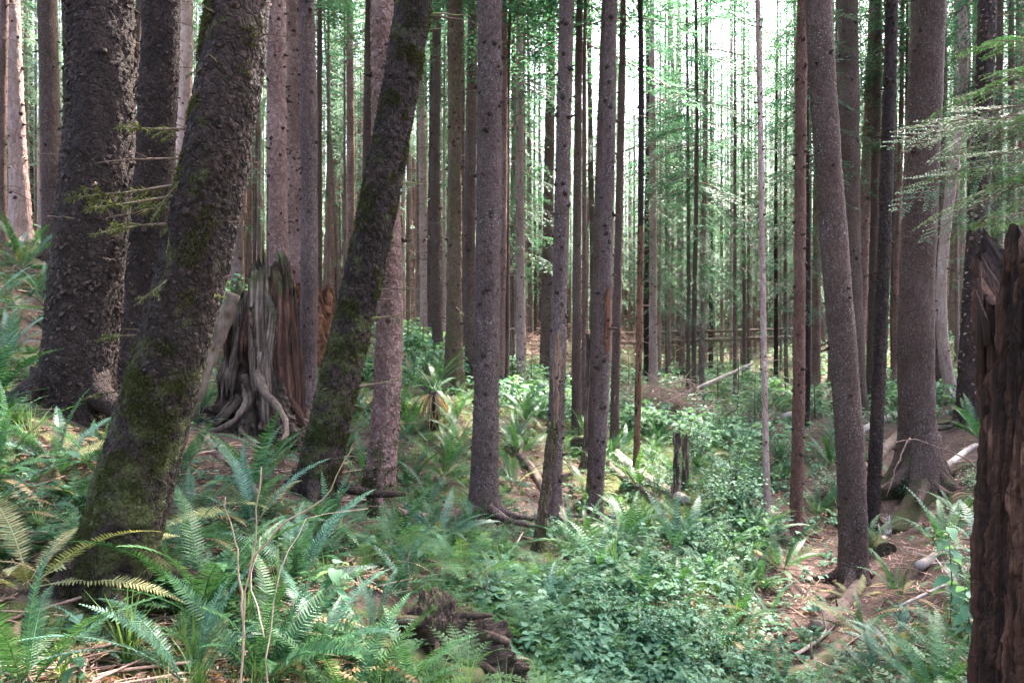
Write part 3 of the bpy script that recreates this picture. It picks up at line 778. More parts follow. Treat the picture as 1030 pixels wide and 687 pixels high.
def bough(L=1.4, ds=0.06, dt=0.045, wt=0.014, lt=0.075, droop=0.35, seed=0, spread=0.45, stem=True, twigs=False):
    """a flat conifer spray along +x"""
    rg = np.random.default_rng(seed)
    mb = MB()
    s = np.linspace(0, 1, 9)
    ax = np.stack([s * L, 0.05 * L * np.sin(s * 3 + seed), -droop * L * s ** 1.7], 1)
    if stem:
        mb.tube(ax, np.linspace(0.011, 0.002, 9) * L / 1.4, 4, 0.0, mat=1, cap=False)
    Vs, Qs, ti = [], [], []
    k0 = 0
    x = 0.12 * L
    sg = 1
    while x < L:
        u = x / L
        p0 = np.array([np.interp(u, s, ax[:, j]) for j in range(3)])
        ls = L * spread * (1 - u) ** 0.8 * rg.uniform(0.55, 1.1) + 0.05
        if rg.random() < 0.1:
            ls *= 0.3
        a = sg * (0.95 - 0.25 * u + rg.uniform(-0.2, 0.2))
        d = np.array([math.cos(a), math.sin(a), -0.10 - 0.25 * rg.random()])
        t0 = 0.5 + rg.uniform(-0.3, 0.3)
        m = max(2, int(ls / dt))
        if twigs:
            mb.tube([p0, p0 + d * ls * 0.5 + np.array([0, 0, -0.03 * ls]), p0 + d * ls + np.array([0, 0, -0.12 * ls])], [0.0035, 0.0026, 0.0012], 3, 0.2, mat=1, cap=False)
        for j in range(m):
            v = (j + 0.6) / m
            q0 = p0 + d * ls * v + np.array([0, 0, -0.12 * ls * v * v])
            for s2 in (-1, 1):
                b = a + s2 * (0.85 + rg.uniform(-0.25, 0.25))
                l2 = lt * (1.15 - 0.6 * v) * rg.uniform(0.7, 1.25)
                d2 = np.array([math.cos(b), math.sin(b), -0.05 + rg.uniform(-0.3, 0.15)])
                w2 = np.array([-math.sin(b), math.cos(b), rg.uniform(-0.5, 0.5)]) * wt
                Vs += [q0, q0 + d2 * l2 * 0.45 + w2, q0 + d2 * l2, q0 + d2 * l2 * 0.45 - w2]
                Qs.append([k0, k0 + 1, k0 + 2, k0 + 3]); k0 += 4
                ti += [t0 + rg.uniform(-0.15, 0.15) + 0.2 * v] * 4
        x += ds * rg.uniform(0.7, 1.3)
        sg = -sg
    mb.add(np.array(Vs), Qs, None, np.clip(ti, 0, 1))
    return mb

BOUGH_FINE = [bough(1.3, 0.042, 0.022, 0.0062, 0.040, 0.25, 40 + k, twigs=True) for k in range(3)]
BOUGH_MID = [bough(1.4, 0.085, 0.06, 0.0145, 0.09, 0.38, 50 + k) for k in range(4)]
BOUGH_LOW = [bough(1.5, 0.13, 0.10, 0.021, 0.13, 0.40, 60 + k) for k in range(4)]

def crown_mb(height, reach, n, boughs, seed, gap=0.25, z0=0.0, top_frac=0.12, sparse=None):
    rg = np.random.default_rng(seed)
    mb = MB()
    arrs = [b.arrays() for b in boughs]
    per = [[] for _ in arrs]
    for i in range(n):
        u = (i + rg.random()) / n
        if rg.random() < gap:
            continue
        z = z0 + height * u
        ln = reach * ((1 - u) ** 0.75 * (1 - top_frac) + top_frac) * rg.uniform(0.55, 1.15)
        if sparse:
            ln *= sparse(u, rg)
        if ln < 0.15:
            continue
        az = rg.uniform(0, 2 * math.pi)
        el = -0.25 + 0.55 * u + rg.uniform(-0.15, 0.2)
        k = rg.integers(len(arrs))
        sc = ln / 1.4
        Mx = rot_z(az) @ rot_y(-el) @ rot_x(rg.uniform(-0.35, 0.35)) * sc
        per[k].append((Mx, np.array([0, 0, z]), rg.random()))
    for a, p in zip(arrs, per):
        if p:
            mb.add_many(a, [x[0] for x in p], [x[1] for x in p], [x[2] for x in p], 0.45)
    return mb

NEEDLE = [M['needle'], M['twig']]
HIGH_CROWNS = [crown_mb(12.0, 3.0, 110, BOUGH_MID, 200 + k, 0.2).mesh('crown', NEEDLE) for k in range(4)]
LOW_CROWNS = [crown_mb(15.0, 2.6, 180, BOUGH_MID, 220 + k, 0.2, sparse=lambda u, rg: (0.55 if u < 0.25 else 1.0) * (0.5 if rg.random() < 0.25 else 1)).mesh('crown', NEEDLE) for k in range(5)]
SAPLING_CROWNS = [crown_mb(3.0, 1.0, 46, BOUGH_MID, 240 + k, 0.15).mesh('crown', NEEDLE) for k in range(3)]

def dead_branch_mesh(L, r, seed, forks=5, mossy=0.0, mat=None, sag=0.15):
    rg = np.random.default_rng(seed)
    mb = MB()
    n = 8
    s = np.linspace(0, 1, n)
    P = np.stack([s * L, np.cumsum(rg.normal(0, 0.02, n)) * L, -sag * L * s * s + np.cumsum(rg.normal(0, 0.012, n)) * L], 1)
    P -= P[0]
    mb.tube(P, r * (1 - 0.75 * s), 6, 0.5, mossy, rough=0.25, seed=seed)
    for k in range(forks):
        u = rg.uniform(0.25, 0.95); p = np.array([np.interp(u, s, P[:, j]) for j in range(3)])
        a = rg.choice([-1, 1]) * rg.uniform(0.5, 1.1); l = L * rg.uniform(0.12, 0.4) * (1.1 - u)
        d = np.array([math.cos(a), math.sin(a), rg.uniform(-0.5, 0.4)])
        b = p + d * l * 0.5 + rg.normal(0, 0.04, 3) * l
        mb.tube([p, b, p + d * l + rg.normal(0, 0.12, 3) * l], [r * 0.4, r * 0.3, r * 0.12], 4, 0.5, mossy)
    return mb.mesh('dead_branch', mat or M['twig'])

DEAD_BRANCHES = [dead_branch_mesh(0.6, 0.010, 300 + k, 4, 0.25) for k in range(5)]
PEGS = [dead_branch_mesh(0.3, 0.011, 320 + k, 0, 0.45, sag=0.02) for k in range(3)]

def mossy_spray_mesh(L, seed):
    """a thin twig hung with yellow-green moss"""
    rg = np.random.default_rng(seed)
    mb = MB()
    s = np.linspace(0, 1, 10)
    P = np.stack([s * L, 0.06 * L * np.sin(s * 4 + seed), -0.22 * L * s ** 1.5], 1)
    mb.tube(P, 0.008 * (1 - 0.8 * s), 5, 0.1, mat=1)
    branches = [P]
    for k in range(7):
        u = rg.uniform(0.15, 0.9); p = np.array([np.interp(u, s, P[:, j]) for j in range(3)])
        a = rg.choice([-1, 1]) * rg.uniform(0.4, 1.0); l = L * rg.uniform(0.2, 0.5) * (1.15 - u)
        t = np.linspace(0, 1, 6)[:, None]
        B = p + t * l * np.array([math.cos(a), math.sin(a), rg.uniform(-0.5, 0.15)]) + np.array([0, 0, -0.15]) * l * t * t
        mb.tube(B, np.linspace(0.004, 0.001, 6), 4, 0.1, mat=1); branches.append(B)
    Vs, Qs, ti = [], [], []; k0 = 0
    for B in branches:
        ln = np.linalg.norm(np.diff(B, axis=0), axis=1).sum()
        for _ in range(int(ln * 420)):
            u = rg.random() ** 0.8 * (len(B) - 1); i = min(int(u), len(B) - 2)
            p = B[i] + (B[i + 1] - B[i]) * (u - i)
            d = (B[i + 1] - B[i]); d /= np.linalg.norm(d)
            q = d * 0.6 + rg.normal(0, 0.55, 3) + np.array([0, 0, -0.5 * rg.random()]); q /= np.linalg.norm(q)
            w = np.cross(q, rg.normal(0, 1, 3)); w /= np.linalg.norm(w) + 1e-6
            l = rg.uniform(0.012, 0.034); ww = 0.0026
            Vs += [p - w * ww, p + w * ww, p + q * l + w * ww * 0.3, p + q * l - w * ww * 0.3]; Qs.append([k0, k0 + 1, k0 + 2, k0 + 3]); k0 += 4
            ti += [rg.uniform(0.1, 0.9)] * 4
    mb.add(np.array(Vs), Qs, None, np.array(ti))
    return mb.mesh('mossy_branch', [M['moss_tuft'], M['twig']])
# ------------------------------------------------------------------ the trees named one by one
ORD = ['first', 'second', 'third', 'fourth', 'fifth', 'sixth', 'seventh', 'eighth', 'ninth', 'tenth', 'eleventh', 'twelfth', 'thirteenth', 'fourteenth',
       'fifteenth', 'sixteenth', 'seventeenth', 'eighteenth', 'nineteenth', 'twentieth'] + ['%dth' % k for k in range(21, 60)]
LAND = []          # (short name, x, y, pixel column)

def put_crown(root, tr, base_frac, height_scale=1.0, k=0, mesh=None, reach=1.0):
    z = tr.H * base_frac
    x, y = tr.centre(z)
    c = obj('crown', mesh or HIGH_CROWNS[k % 4], root, (float(x), float(y), z), (0, 0, k * 2.1), (reach, reach, (tr.H - z + 0.6) / 12.0 * height_scale))
    return c

def named_tree(short, label, Y, pts, w, style, H=24, flare=0.4, fh=0.35, lobes=5, ld=0.35, seed=0, seg=72, dz=0.02, amp=0.010, cell=22, moss=0.0, moss_h=0.8,
               knots=40, knot_r=0.011, flakes=0, fs=0.03, branches=(), crown=0.5, extra=None, stretch=0.55, taper=0.6, group=None, knot_len=0.03, fmat=None, roots=6):
    base = at_depth(pts[0][0], Y)
    rel = []
    for px, py in pts:
        p = pix(px, py, Y)
        rel.append((p[2] - base[2], p[0] - base[0], 0.0))
    rel[0] = (0.0, 0.0, 0.0)
    zfine = max(r[0] for r in rel) * 1.15 + 0.3
    tr = Trunk(rel, w / 2 / FPX * Y, H, flare, lobes, seed, taper, fh, ld)
    root = empty('conifer_tree', base)
    tag(root, label, 'tree', group)
    obj('trunk', trunk_mesh(tr, 'trunk', M[style], seg, dz, zfine, amp, cell, stretch, moss, moss_h, knots, knot_r, flakes, fs, knot_len, extra, flake_mat=M[fmat] if fmat else None), root)
    if crown:
        put_crown(root, tr, crown, 1.0, seed, reach=0.6 if 8 <= seed <= 12 else 0.95)
    rr_ = np.random.default_rng(700 + seed)
    for k in range(roots if Y < 16 else 0):
        a = 2 * math.pi * (k + rr_.uniform(-.3, .3)) / roots; r_ = tr.r0
        L = r_ * rr_.uniform(2.0, 4.0) + 0.12; t = np.linspace(0, 1, 10)
        aa = a + rr_.uniform(-.5, .5) * t; rad = r_ * 0.75 + L * t ** 1.4
        P = np.stack([np.cos(aa) * rad, np.sin(aa) * rad, r_ * 1.3 * (1 - t) ** 2.2], 1)
        P[:, 2] = np.maximum(P[:, 2], ground(P[:, 0] + base[0], P[:, 1] + base[1]) - base[2] - 0.012 - 0.05 * t)
        m_ = MB(); m_.tube(P, r_ * 0.42 * (1.15 - 0.85 * t), 10, 0.5, 0.1 + moss * 0.5, rough=0.4, seed=k + seed)
        obj('root', m_.mesh('root', M[style]), root)
    rg = np.random.default_rng(900 + seed)
    pegs_ = np.random.default_rng(60 + seed)
    for b in list(branches) + [(pegs_.uniform(0.8, zfine), pegs_.uniform(140, 400), 'peg', pegs_.uniform(0.15, 0.5)) for _ in range(14 if Y < 16 else 8)]:                        # (z, azimuth degrees, kind, scale)
        z, az, kd, sc = b
        a = math.radians(az)
        p = tr.point(z, np.array(a), -0.02)
        me = {'dead': DEAD_BRANCHES, 'peg': PEGS, 'moss': MOSSY}[kd]
        obj('dead_branch' if kd != 'moss' else 'mossy_branch', me[rg.integers(len(me))], root, p, (rg.uniform(-0.3, 0.3), rg.uniform(0.35, 1.0) if kd == 'moss' and 225 < az < 330 else rg.uniform(-0.15, 0.15), a), sc)
    LAND.append((short, base[0], base[1], pts[0][0]))
    return root, tr, base

MOSSY = [mossy_spray_mesh(0.42, 340 + k) for k in range(4)]
def zat(py, Y, base_py):
    return (base_py - py) / FPX * Y

def scatter_dead(n, z0, z1, seed, kd='dead', smin=0.4, smax=1.1):
    rg = np.random.default_rng(seed)
    return [(rg.uniform(z0, z1), rg.uniform(0, 360), kd, rg.uniform(smin, smax)) for _ in range(n)]

rA, tA, bA = named_tree('mossy leaning spruce', 'thick leaning spruce with moss-covered foot rising out of the ferns', 3.9,
           [(104, 612), (112, 565), (131, 490), (162, 400), (178, 335), (196, 250), (211, 175), (227, 100), (239, 0)], 65, 'bark_dark', flare=0.33, fh=0.75, ld=0.25, seed=1, seg=210, dz=0.010, amp=0.008, cell=34,
           moss=0.62, moss_h=0.8, knots=26, knot_r=0.012, flakes=1100, fs=0.018, fmat='flake', knot_len=0.02,
           branches=[(2.16, 190, 'moss', 1.25), (2.10, 205, 'moss', 1.0), (2.45, 200, 'moss', 0.8), (1.68, 258, 'moss', 0.6), (1.38, 185, 'moss', 0.6),
                     (2.75, 245, 'moss', 0.4), (1.1, 215, 'moss', 0.5), (2.0, 240, 'moss', 0.5), (2.2, 230, 'moss', 0.7), (1.95, 215, 'moss', 0.9), (2.3, 200, 'dead', 0.7), (2.05, 195, 'dead', 0.6), (2.95, 350, 'dead', 0.5), (2.3, 355, 'dead', 0.35), (1.6, 340, 'moss', 0.3)])
obj('moss', moss_mesh(tA, 24000, -0.1, 1.35, (150, 330), 3, 0.55, -0.05), rA)
obj('moss', moss_mesh(tA, 7000, 1.3, 3.4, (150, 330), 4, 0.6, 0.2), rA)
named_tree('broad dark spruce', 'broad near-black spruce with curled bark scales standing upright in ferns', 6.2,
           [(76, 420), (82, 335), (88, 290), (97, 175), (101, 0)], 66, 'bark_dark', flare=0.08, fh=0.6, roots=3, seed=2, seg=180, dz=0.013, amp=0.009, cell=30, moss=0.1, knots=40, knot_r=0.014, flakes=1300, fs=0.034, fmat='flake',
           branches=[(1.9, 300, 'dead', 0.7), (1.6, 275, 'dead', 0.6), (2.1, 250, 'dead', 0.5), (1.3, 320, 'dead', 0.5)])
named_tree('dark spruce behind it', 'dark spruce half hidden behind the thick mossy leaning one', 8.3,
           [(133, 420), (141, 300), (151, 200), (159, 100), (163, 0)], 35, 'bark_dark', flare=0.3, seed=3, seg=110, dz=0.025, amp=0.010, cell=26, moss=0.1, knots=40, knot_r=0.014, flakes=360, fs=0.034, fmat='flake', branches=scatter_dead(6, 1.5, 4.5, 3))
rD, tD, bD = named_tree('black leaning spruce', 'mossy black spruce leaning steeply, bristling with short dead pegs', 6.5,
           [(313, 503), (330, 433), (352, 343), (366, 260), (381, 200), (396, 125), (406, 75), (415, 0)], 36, 'bark_dark', flare=0.2, fh=0.5, seed=4, roots=4, seg=150, dz=0.012, amp=0.010, cell=30, moss=0.42, moss_h=5, knots=50, knot_r=0.013, flakes=800, fs=0.024, knot_len=0.035,
           branches=[(1.80, 350, 'peg', 1.3), (1.72, 10, 'peg', 0.9), (1.55, 0, 'peg', 1.1), (0.95, 5, 'peg', 1.4), (0.80, 350, 'peg', 0.7), (2.75, 0, 'peg', 0.9), (2.2, 10, 'peg', 0.7), (4.2, 350, 'dead', 0.9), (4.25, 15, 'peg', 1.2), (4.1, 10, 'peg', 0.8), (3.3, 330, 'peg', 0.6)])
obj('moss', moss_mesh(tD, 22000, 0.0, 4.6, (150, 390), 5, 0.8, 0.05), rD)
rE, tE, bE = named_tree('flaky pegged spruce', 'spruce with flaking bark and mossy flared foot behind the black leaning one', 7.2,
           [(378, 524), (388, 420), (391, 300), (388, 150), (386, 0)], 27, 'bark_pink', flare=0.62, fh=0.35, lobes=4, ld=0.4, seed=5, seg=120, dz=0.014, amp=0.008, cell=26, moss=0.75, moss_h=0.35, knots=30, knot_r=0.011, flakes=1100, fs=0.028, fmat='flake_pale',
           branches=[(1.25, 340, 'peg', 0.8), (0.9, 350, 'peg', 0.9), (2.0, 10, 'peg', 0.6), (3.4, 20, 'dead', 0.5), (1.6, 330, 'peg', 0.5)])
obj('moss', moss_mesh(tE, 6000, 0.0, 0.5, (170, 370), 6, 0.7, -0.1), rE)
named_tree('knobby grey spruce', 'straight grey knobby spruce with lichen specks at middle of the slope', 8.5,
           [(487, 523), (489, 420), (491, 300), (493, 0)], 25, 'bark_grey', flare=0.45, fh=0.3, seed=6, seg=100, dz=0.02, amp=0.006, cell=34, moss=0.35, moss_h=0.3, knots=120, knot_r=0.015, flakes=700, fs=0.020, knot_len=0.02, taper=0.25)
named_tree('mossy foot spruce', 'brown spruce with mossy root flare behind the brown skirted fern', 14.0,
           [(456, 396), (457, 250), (457, 0)], 14, 'bark_mossy', flare=0.55, fh=0.5, seed=7, seg=56, dz=0.05, amp=0.01, cell=20, moss=0.3, knots=110, knot_r=0.014, flakes=150, fs=0.035, branches=scatter_dead(8, 1.5, 8, 7, 'dead', 0.5, 1.2))
rI, tI, bI = named_tree('scarred spruce', 'slim grey spruce with a long peeled scar beside the snapped snag', 9.6,
           [(556, 528), (560, 400), (564, 250), (570, 0)], 14.5, 'bark_grey', flare=0.55, fh=0.22, seed=8, seg=64, dz=0.025, amp=0.006, cell=34, moss=0.1, knots=120, knot_r=0.015, flakes=350, fs=0.022, branches=scatter_dead(7, 2.2, 6, 8, 'peg', 0.3, 0.7), taper=0.3)
obj('peeled_patch', patch_mesh(tI, 'peeled_patch', M['wood_peel'], zat(436, 9.6, 528), zat(340, 9.6, 528), math.radians(258), 0.62, 5), rI)['label'] = 'raw peeled wood scar'
rK, tK, bK = named_tree('orange split spruce', 'grey-brown spruce with a torn orange split in its bark', 10.0,
           [(598, 526), (605, 433), (609, 300), (613, 130), (615, 0)], 13, 'bark_grey', flare=0.4, fh=0.25, seed=9, seg=64, dz=0.025, amp=0.006, cell=34, moss=0.1, knots=100, knot_r=0.015, branches=scatter_dead(6, 2.5, 6, 9, 'peg', 0.3, 0.7), taper=0.3)
obj('peeled_patch', patch_mesh(tK, 'peeled_patch', M['wood_orange'], zat(360, 10, 526), zat(294, 10, 526), math.radians(282), 0.7, 6), rK)['label'] = 'torn orange split in the bark'
rL, tL, bL = named_tree('orange-stemmed tree', 'thin tree dark above and bare orange on its lower half', 11.5,
           [(640, 484), (643, 330), (645, 130), (644, 0)], 6.0, 'bark_dark', flare=0.5, fh=0.2, seed=10, seg=40, dz=0.03, amp=0.004, cell=36, knots=50, knot_r=0.009, branches=scatter_dead(10, 3.5, 7, 10, 'dead', 0.3, 0.8), crown=0.55, H=16, taper=0.5)
obj('bare_stem', patch_mesh(tL, 'bare_stem', M['bark_orange'], -0.2, zat(235, 11.5, 484), math.radians(270), 2.4, 7, 0.006), rL)['label'] = 'bare orange lower stem'
named_tree('thin white tree', 'very thin whitish tree whose lower stem catches bright light', 10.5,
           [(772, 516), (770, 440), (766, 200), (762, 0)], 5.6, 'bark_pale', flare=0.2, seed=11, seg=36, dz=0.04, amp=0.003, cell=36, knots=60, knot_r=0.008, branches=scatter_dead(8, 3, 7, 11, 'dead', 0.3, 0.8), H=15, crown=0.55, taper=0.5)  # the sunlit whiteness of this stem is put into its pale bark colour
named_tree('reddish slim tree', 'slim reddish-brown tree with evenly spaced knots on gully edge', 10.5,
           [(800, 548), (803, 430), (805, 200), (808, 0)], 11, 'bark_red', flare=0.15, seed=12, seg=48, dz=0.03, amp=0.004, cell=36, knots=100, knot_r=0.012, branches=scatter_dead(6, 2.5, 7, 12, 'peg', 0.3, 0.8), H=19, taper=0.3)
named_tree('curving spruce', 'lichen-specked brown spruce curving up from the gully bank edge', 9.0,
           [(858, 594), (857, 500), (844, 300), (832, 150), (824, 0)], 27, 'bark_brown', flare=0.12, seed=13, seg=100, dz=0.018, amp=0.004, cell=48, moss=0.22, moss_h=1.2, knots=40, knot_r=0.012, flakes=700, fs=0.013, fmat='flake_pale', taper=0.15)
named_tree('straight brown twin', 'straight brown spruce close behind the curving lichen-specked one', 20.0,
           [(861, 413), (857, 300), (854, 130), (853, 0)], 19, 'bark_brown', flare=0.4, fh=0.5, seed=14, seg=56, dz=0.05, amp=0.008, cell=30, knots=70, knot_r=0.02, taper=-0.3)
named_tree('stained spruce', 'dark knobby spruce with black stains on the duff bank', 11.0,
           [(877, 534), (881, 450), (887, 300), (892, 180), (897, 0)], 11.5, 'bark_dark', flare=0.2, seed=15, seg=56, dz=0.025, amp=0.008, cell=28, moss=0.2, knots=130, knot_r=0.013, flakes=120, fs=0.026, branches=scatter_dead(5, 2.5, 7, 15, 'peg', 0.3, 0.7), taper=0.3)
rR, tR, bR = named_tree('buttressed spruce', 'massive upright spruce with spreading mossy buttress roots', 11.6,
           [(926, 494), (922, 400), (926, 200), (934, 0)], 31, 'bark_brown', flare=0.95, fh=0.40, lobes=4, ld=0.7, seed=16, seg=120, dz=0.02, amp=0.006, cell=40, moss=0.55, moss_h=0.45, knots=30, knot_r=0.012, flakes=900, fs=0.016, fmat='flake_pale', taper=0.15, H=27)
for a, L, r0, z0 in [(196, 0.62, 0.10, 0.75), (352, 0.78, 0.11, 0.85), (232, 0.6, 0.085, 0.5), (312, 0.66, 0.09, 0.55), (275, 0.5, 0.08, 0.4)]:
    m_ = MB(); t = np.linspace(0, 1, 12); aa = math.radians(a) + 0.18 * np.sin(t * 3 + a)
    rad = 0.16 + L * t ** 1.7; P = np.stack([np.cos(aa) * rad, np.sin(aa) * rad, z0 * (1 - t) ** 1.6], 1)
    P[:, 2] = np.maximum(P[:, 2], ground(P[:, 0] + bR[0], P[:, 1] + bR[1]) - bR[2] - 0.02)
    m_.tube(P, r0 * (1.25 - 0.7 * t), 14, 0.5, 0.42, rough=0.25, seed=a)
    obj('root', m_.mesh('root', M['bark_brown']), rR)
named_tree('hook-based pale tree', 'pale trunk hooked at its base behind the massive buttressed spruce', 17.0,
           [(962, 402), (954, 385), (947, 355), (949, 300), (957, 180), (966, 0)], 10.5, 'bark_pale', flare=0.3, seed=17, seg=48, dz=0.05, amp=0.006, cell=26, knots=50, knot_r=0.014)
named_tree('flaky dark spruce', 'dark spruce with pale curled flakes beside the red rotten stump', 13.5,
           [(972, 428), (978, 300), (985, 180), (993, 0)], 18, 'bark_dark', flare=0.4, seed=18, seg=80, dz=0.025, amp=0.012, cell=18, moss=0.15, knots=60, knot_r=0.014, flakes=520, fs=0.05, fmat='flake_pale', branches=scatter_dead(8, 2, 8, 18, 'dead', 0.5, 1.0))
named_tree('pale flared spruce', 'pinkish-white spruce with a flared foot on the ferny bank', 14.0,
           [(22, 248), (19, 180), (11, 0)], 15, 'bark_pale', flare=0.75, fh=0.7, seed=19, seg=56, dz=0.05, amp=0.008, cell=24, knots=60, knot_r=0.016)
named_tree('smooth pink-brown spruce', 'smooth pink-brown spruce standing behind the broad near-black one', 13.0,
           [(53, 268), (51, 150), (47, 0)], 19, 'bark_brown', flare=0.3, seed=20, seg=56, dz=0.05, amp=0.006, cell=34, knots=40, knot_r=0.014)
named_tree('pink stump-side spruce', 'pink scaly spruce growing up directly behind the hollow stump', 9.8,
           [(284, 405), (280, 215), (278, 0)], 18, 'bark_pink', flare=0.3, seed=21, seg=72, dz=0.025, amp=0.007, cell=30, knots=130, knot_r=0.012, flakes=160, fs=0.022, branches=[(4.6, 175, 'peg', 1.3), (3.1, 340, 'dead', 0.4)], taper=0.2)
named_tree('bright speckled spruce', 'dark-flecked spruce with brightly lit pink lower trunk beside orange rotten wood', 15.0,
           [(297, 352), (297, 215), (295, 0)], 14.5, 'bark_pink', flare=0.2, seed=22, seg=56, dz=0.04, amp=0.009, cell=24, knots=200, knot_r=0.016, flakes=120, fs=0.03, taper=0.2)
named_tree('slim grey-brown trunk', 'slim grey-brown trunk between the hollow stump and black leaning spruce', 10.3,
           [(309, 408), (311, 250), (308, 0)], 16, 'bark_grey', flare=0.25, seed=23, seg=64, dz=0.025, amp=0.006, cell=32, knots=60, knot_r=0.012, taper=0.25)

# ------------------------------------------------------------------ more trunks of the stand, one by one
def pole_mesh(seed, seg=20, dz=0.25, amp=0.012, low=True):
    """a slender bole 24 m tall, 0.14 m in radius, with knots and dead twigs"""
    rg = np.random.default_rng(seed)
    wob = [(z, rg.normal(0, 0.05) * (z > 0), rg.normal(0, 0.05) * (z > 0)) for z in (0, 4, 8, 13)]
    tr = Trunk(wob, 0.14, 24.0, 0.35, 5, seed, 0.75, 0.4, 0.35)
    def extra(mb, tr, rg):
        for _ in range(70):
            z = rg.uniform(1.0, 13.0) ; a = rg.uniform(0, 2 * math.pi); L = rg.uniform(0.06, 0.5) * (2.2 if rg.random() < 0.3 else 1)
            p = tr.point(z, np.array(a), -0.02); d = np.array([math.cos(a), math.sin(a), rg.uniform(-0.35, 0.25)])
            mb.tube([p, p + d * L * 0.5 + rg.normal(0, 0.03, 3), p + d * L + np.array([0, 0, -0.12 * L])], [0.014, 0.009, 0.004], 3, 0.3, 0.1, cap=False)
    return trunk_mesh(tr, 'trunk', M['far_bark'], seg, dz, 11.0, amp, 20, 0.5, 0.0, 1, 120, 0.014, 0, 0.03, 0.03, extra), tr
POLES = [pole_mesh(500 + k) for k in range(9)]
FARPOLES = [pole_mesh(540 + k, 9, 1.2, 0.0) for k in range(5)]

MID = [  # column at row 200, column and row of the foot, width, bark, look, crown
    (3, 3, 246, 8, 'bark_pink', 'pinkish', 'h'), (30, 30, 236, 9, 'bark_dark', 'dark', 'h'), (38, 38, 238, 5, 'bark_pale', 'pale', 'h'),
    (126, 118, 330, 8, 'bark_mossy', 'mossy tan', 'h'), (173, 171, 330, 11, 'bark_grey', 'grey', 'h'), (185, 183, 300, 14, 'bark_pale', 'pale broad', 'h'),
    (213, 214, 300, 8, 'bark_grey', 'grey', 'h'), (242, 241, 292, 6, 'bark_grey', 'grey', 'h'), (252, 252, 296, 12, 'bark_brown', 'brown', 'h'), (262, 262, 290, 6, 'bark_grey', 'grey', 'h'),
    (321, 321, 338, 6, 'bark_brown', 'brown', 'h'), (330, 330, 318, 12, 'bark_pink', 'pinkish', 'h'), (338, 339, 315, 5, 'bark_grey', 'grey', 'h'), (346, 347, 320, 7, 'bark_pink', 'pinkish', 'h'),
    (354, 354, 312, 7, 'bark_brown', 'brown', 'h'), (361, 361, 310, 3, 'bark_dark', 'dark', 'h'), (369, 366, 345, 9, 'bark_brown', 'brown', 'h'),
    (406, 406, 335, 5, 'bark_dark', 'dark', 'h'), (413, 414, 328, 8, 'bark_pink', 'pinkish', 'h'), (419, 419, 330, 3, 'bark_pale', 'pale', 'h'), (427, 428, 342, 9, 'bark_pale', 'pale', 'h'),
    (434, 434, 344, 6, 'bark_brown', 'brown', 'h'), (440, 441, 364, 10, 'bark_brown', 'brown', 'h'), (447, 447, 350, 3, 'bark_pale', 'pale', 'h'), (466, 465, 352, 3, 'bark_pale', 'pale', 'h'),
    (474, 475, 388, 11.5, 'bark_brown', 'dark brown', 'h'), (505, 503, 404, 8, 'bark_pink', 'pinkish', 'h'), (511, 509, 405, 5, 'bark_brown', 'brown', 'h'), (523, 524, 396, 8.5, 'bark_pale', 'pale', 'l'),
    (532, 534, 368, 5, 'bark_grey', 'grey', 'l'), (538, 538, 362, 3, 'bark_brown', 'brown', 'l'), (543, 543, 362, 3, 'bark_grey', 'grey', 'l'), (551, 548, 388, 10.5, 'bark_brown', 'brown', 'h'),
    (582, 580, 438, 9, 'bark_brown', 'brown', 'h'), (588, 586, 434, 5, 'bark_pink', 'pinkish', 'h'), (604, 595, 500, 8.5, 'bark_brown', 'brown', 'h'), (623, 618, 457, 8, 'bark_brown', 'brown', 'h'),
    (651, 651, 385, 6, 'bark_dark', 'dark', 'l'), (657, 657, 397, 8, 'bark_pale', 'pale grey', 'l'), (664, 664, 386, 3, 'bark_pale', 'pale', 'l'), (670, 671, 385, 3, 'bark_grey', 'grey', 'l'),
    (685, 685, 366, 7, 'bark_grey', 'grey', 'l'), (692, 692, 416, 4, 'bark_brown', 'brown', 'l'), (700, 699, 427, 4.5, 'bark_brown', 'brown', 'l'), (709, 709, 372, 4, 'bark_pale', 'pale', 'l'),
    (715, 715, 373, 4, 'bark_dark', 'dark', 'l'), (726, 726, 372, 3.5, 'bark_pale', 'pale', 'l'), (736, 736, 374, 4, 'bark_pale', 'pale', 'l'), (748, 748, 382, 4, 'bark_grey', 'grey', 'l'),
    (753, 753, 380, 3, 'bark_grey', 'grey', 'l'), (780, 780, 388, 4, 'bark_dark', 'dark', 'l'), (790, 791, 385, 3.5, 'bark_grey', 'grey', 'l'), (812, 810, 430, 5, 'bark_dark', 'dark', 'l'),
    (819, 819, 394, 3.5, 'bark_grey', 'grey', 'h'), (823, 821, 399, 7, 'bark_pink', 'pinkish', 'h'), (871, 863, 399, 11.5, 'bark_pink', 'pinkish', 'h'), (881, 876, 402, 9, 'bark_brown', 'brown', 'h'),
    (905, 901, 397, 6.5, 'bark_pink', 'pinkish', 'h'), (912, 911, 397, 4, 'bark_brown', 'brown', 'h'), (948, 944, 396, 10, 'bark_brown', 'brown', 'h'), (974, 973, 390, 4, 'bark_grey', 'grey', 'l'),
    (1004, 1003, 402, 8, 'bark_brown', 'brown', 'l'), (1017, 1015, 400, 7, 'bark_grey', 'grey', 'l'), (1040, 1038, 400, 14, 'bark_brown', 'brown', 'h'), (-20, -20, 260, 16, 'bark_brown', 'brown', 'h'),
]
ANCHOR = sorted([(l[3], l[0]) for l in LAND if l[0] not in ('dark spruce behind it', 'straight brown twin')])
mid_done = []
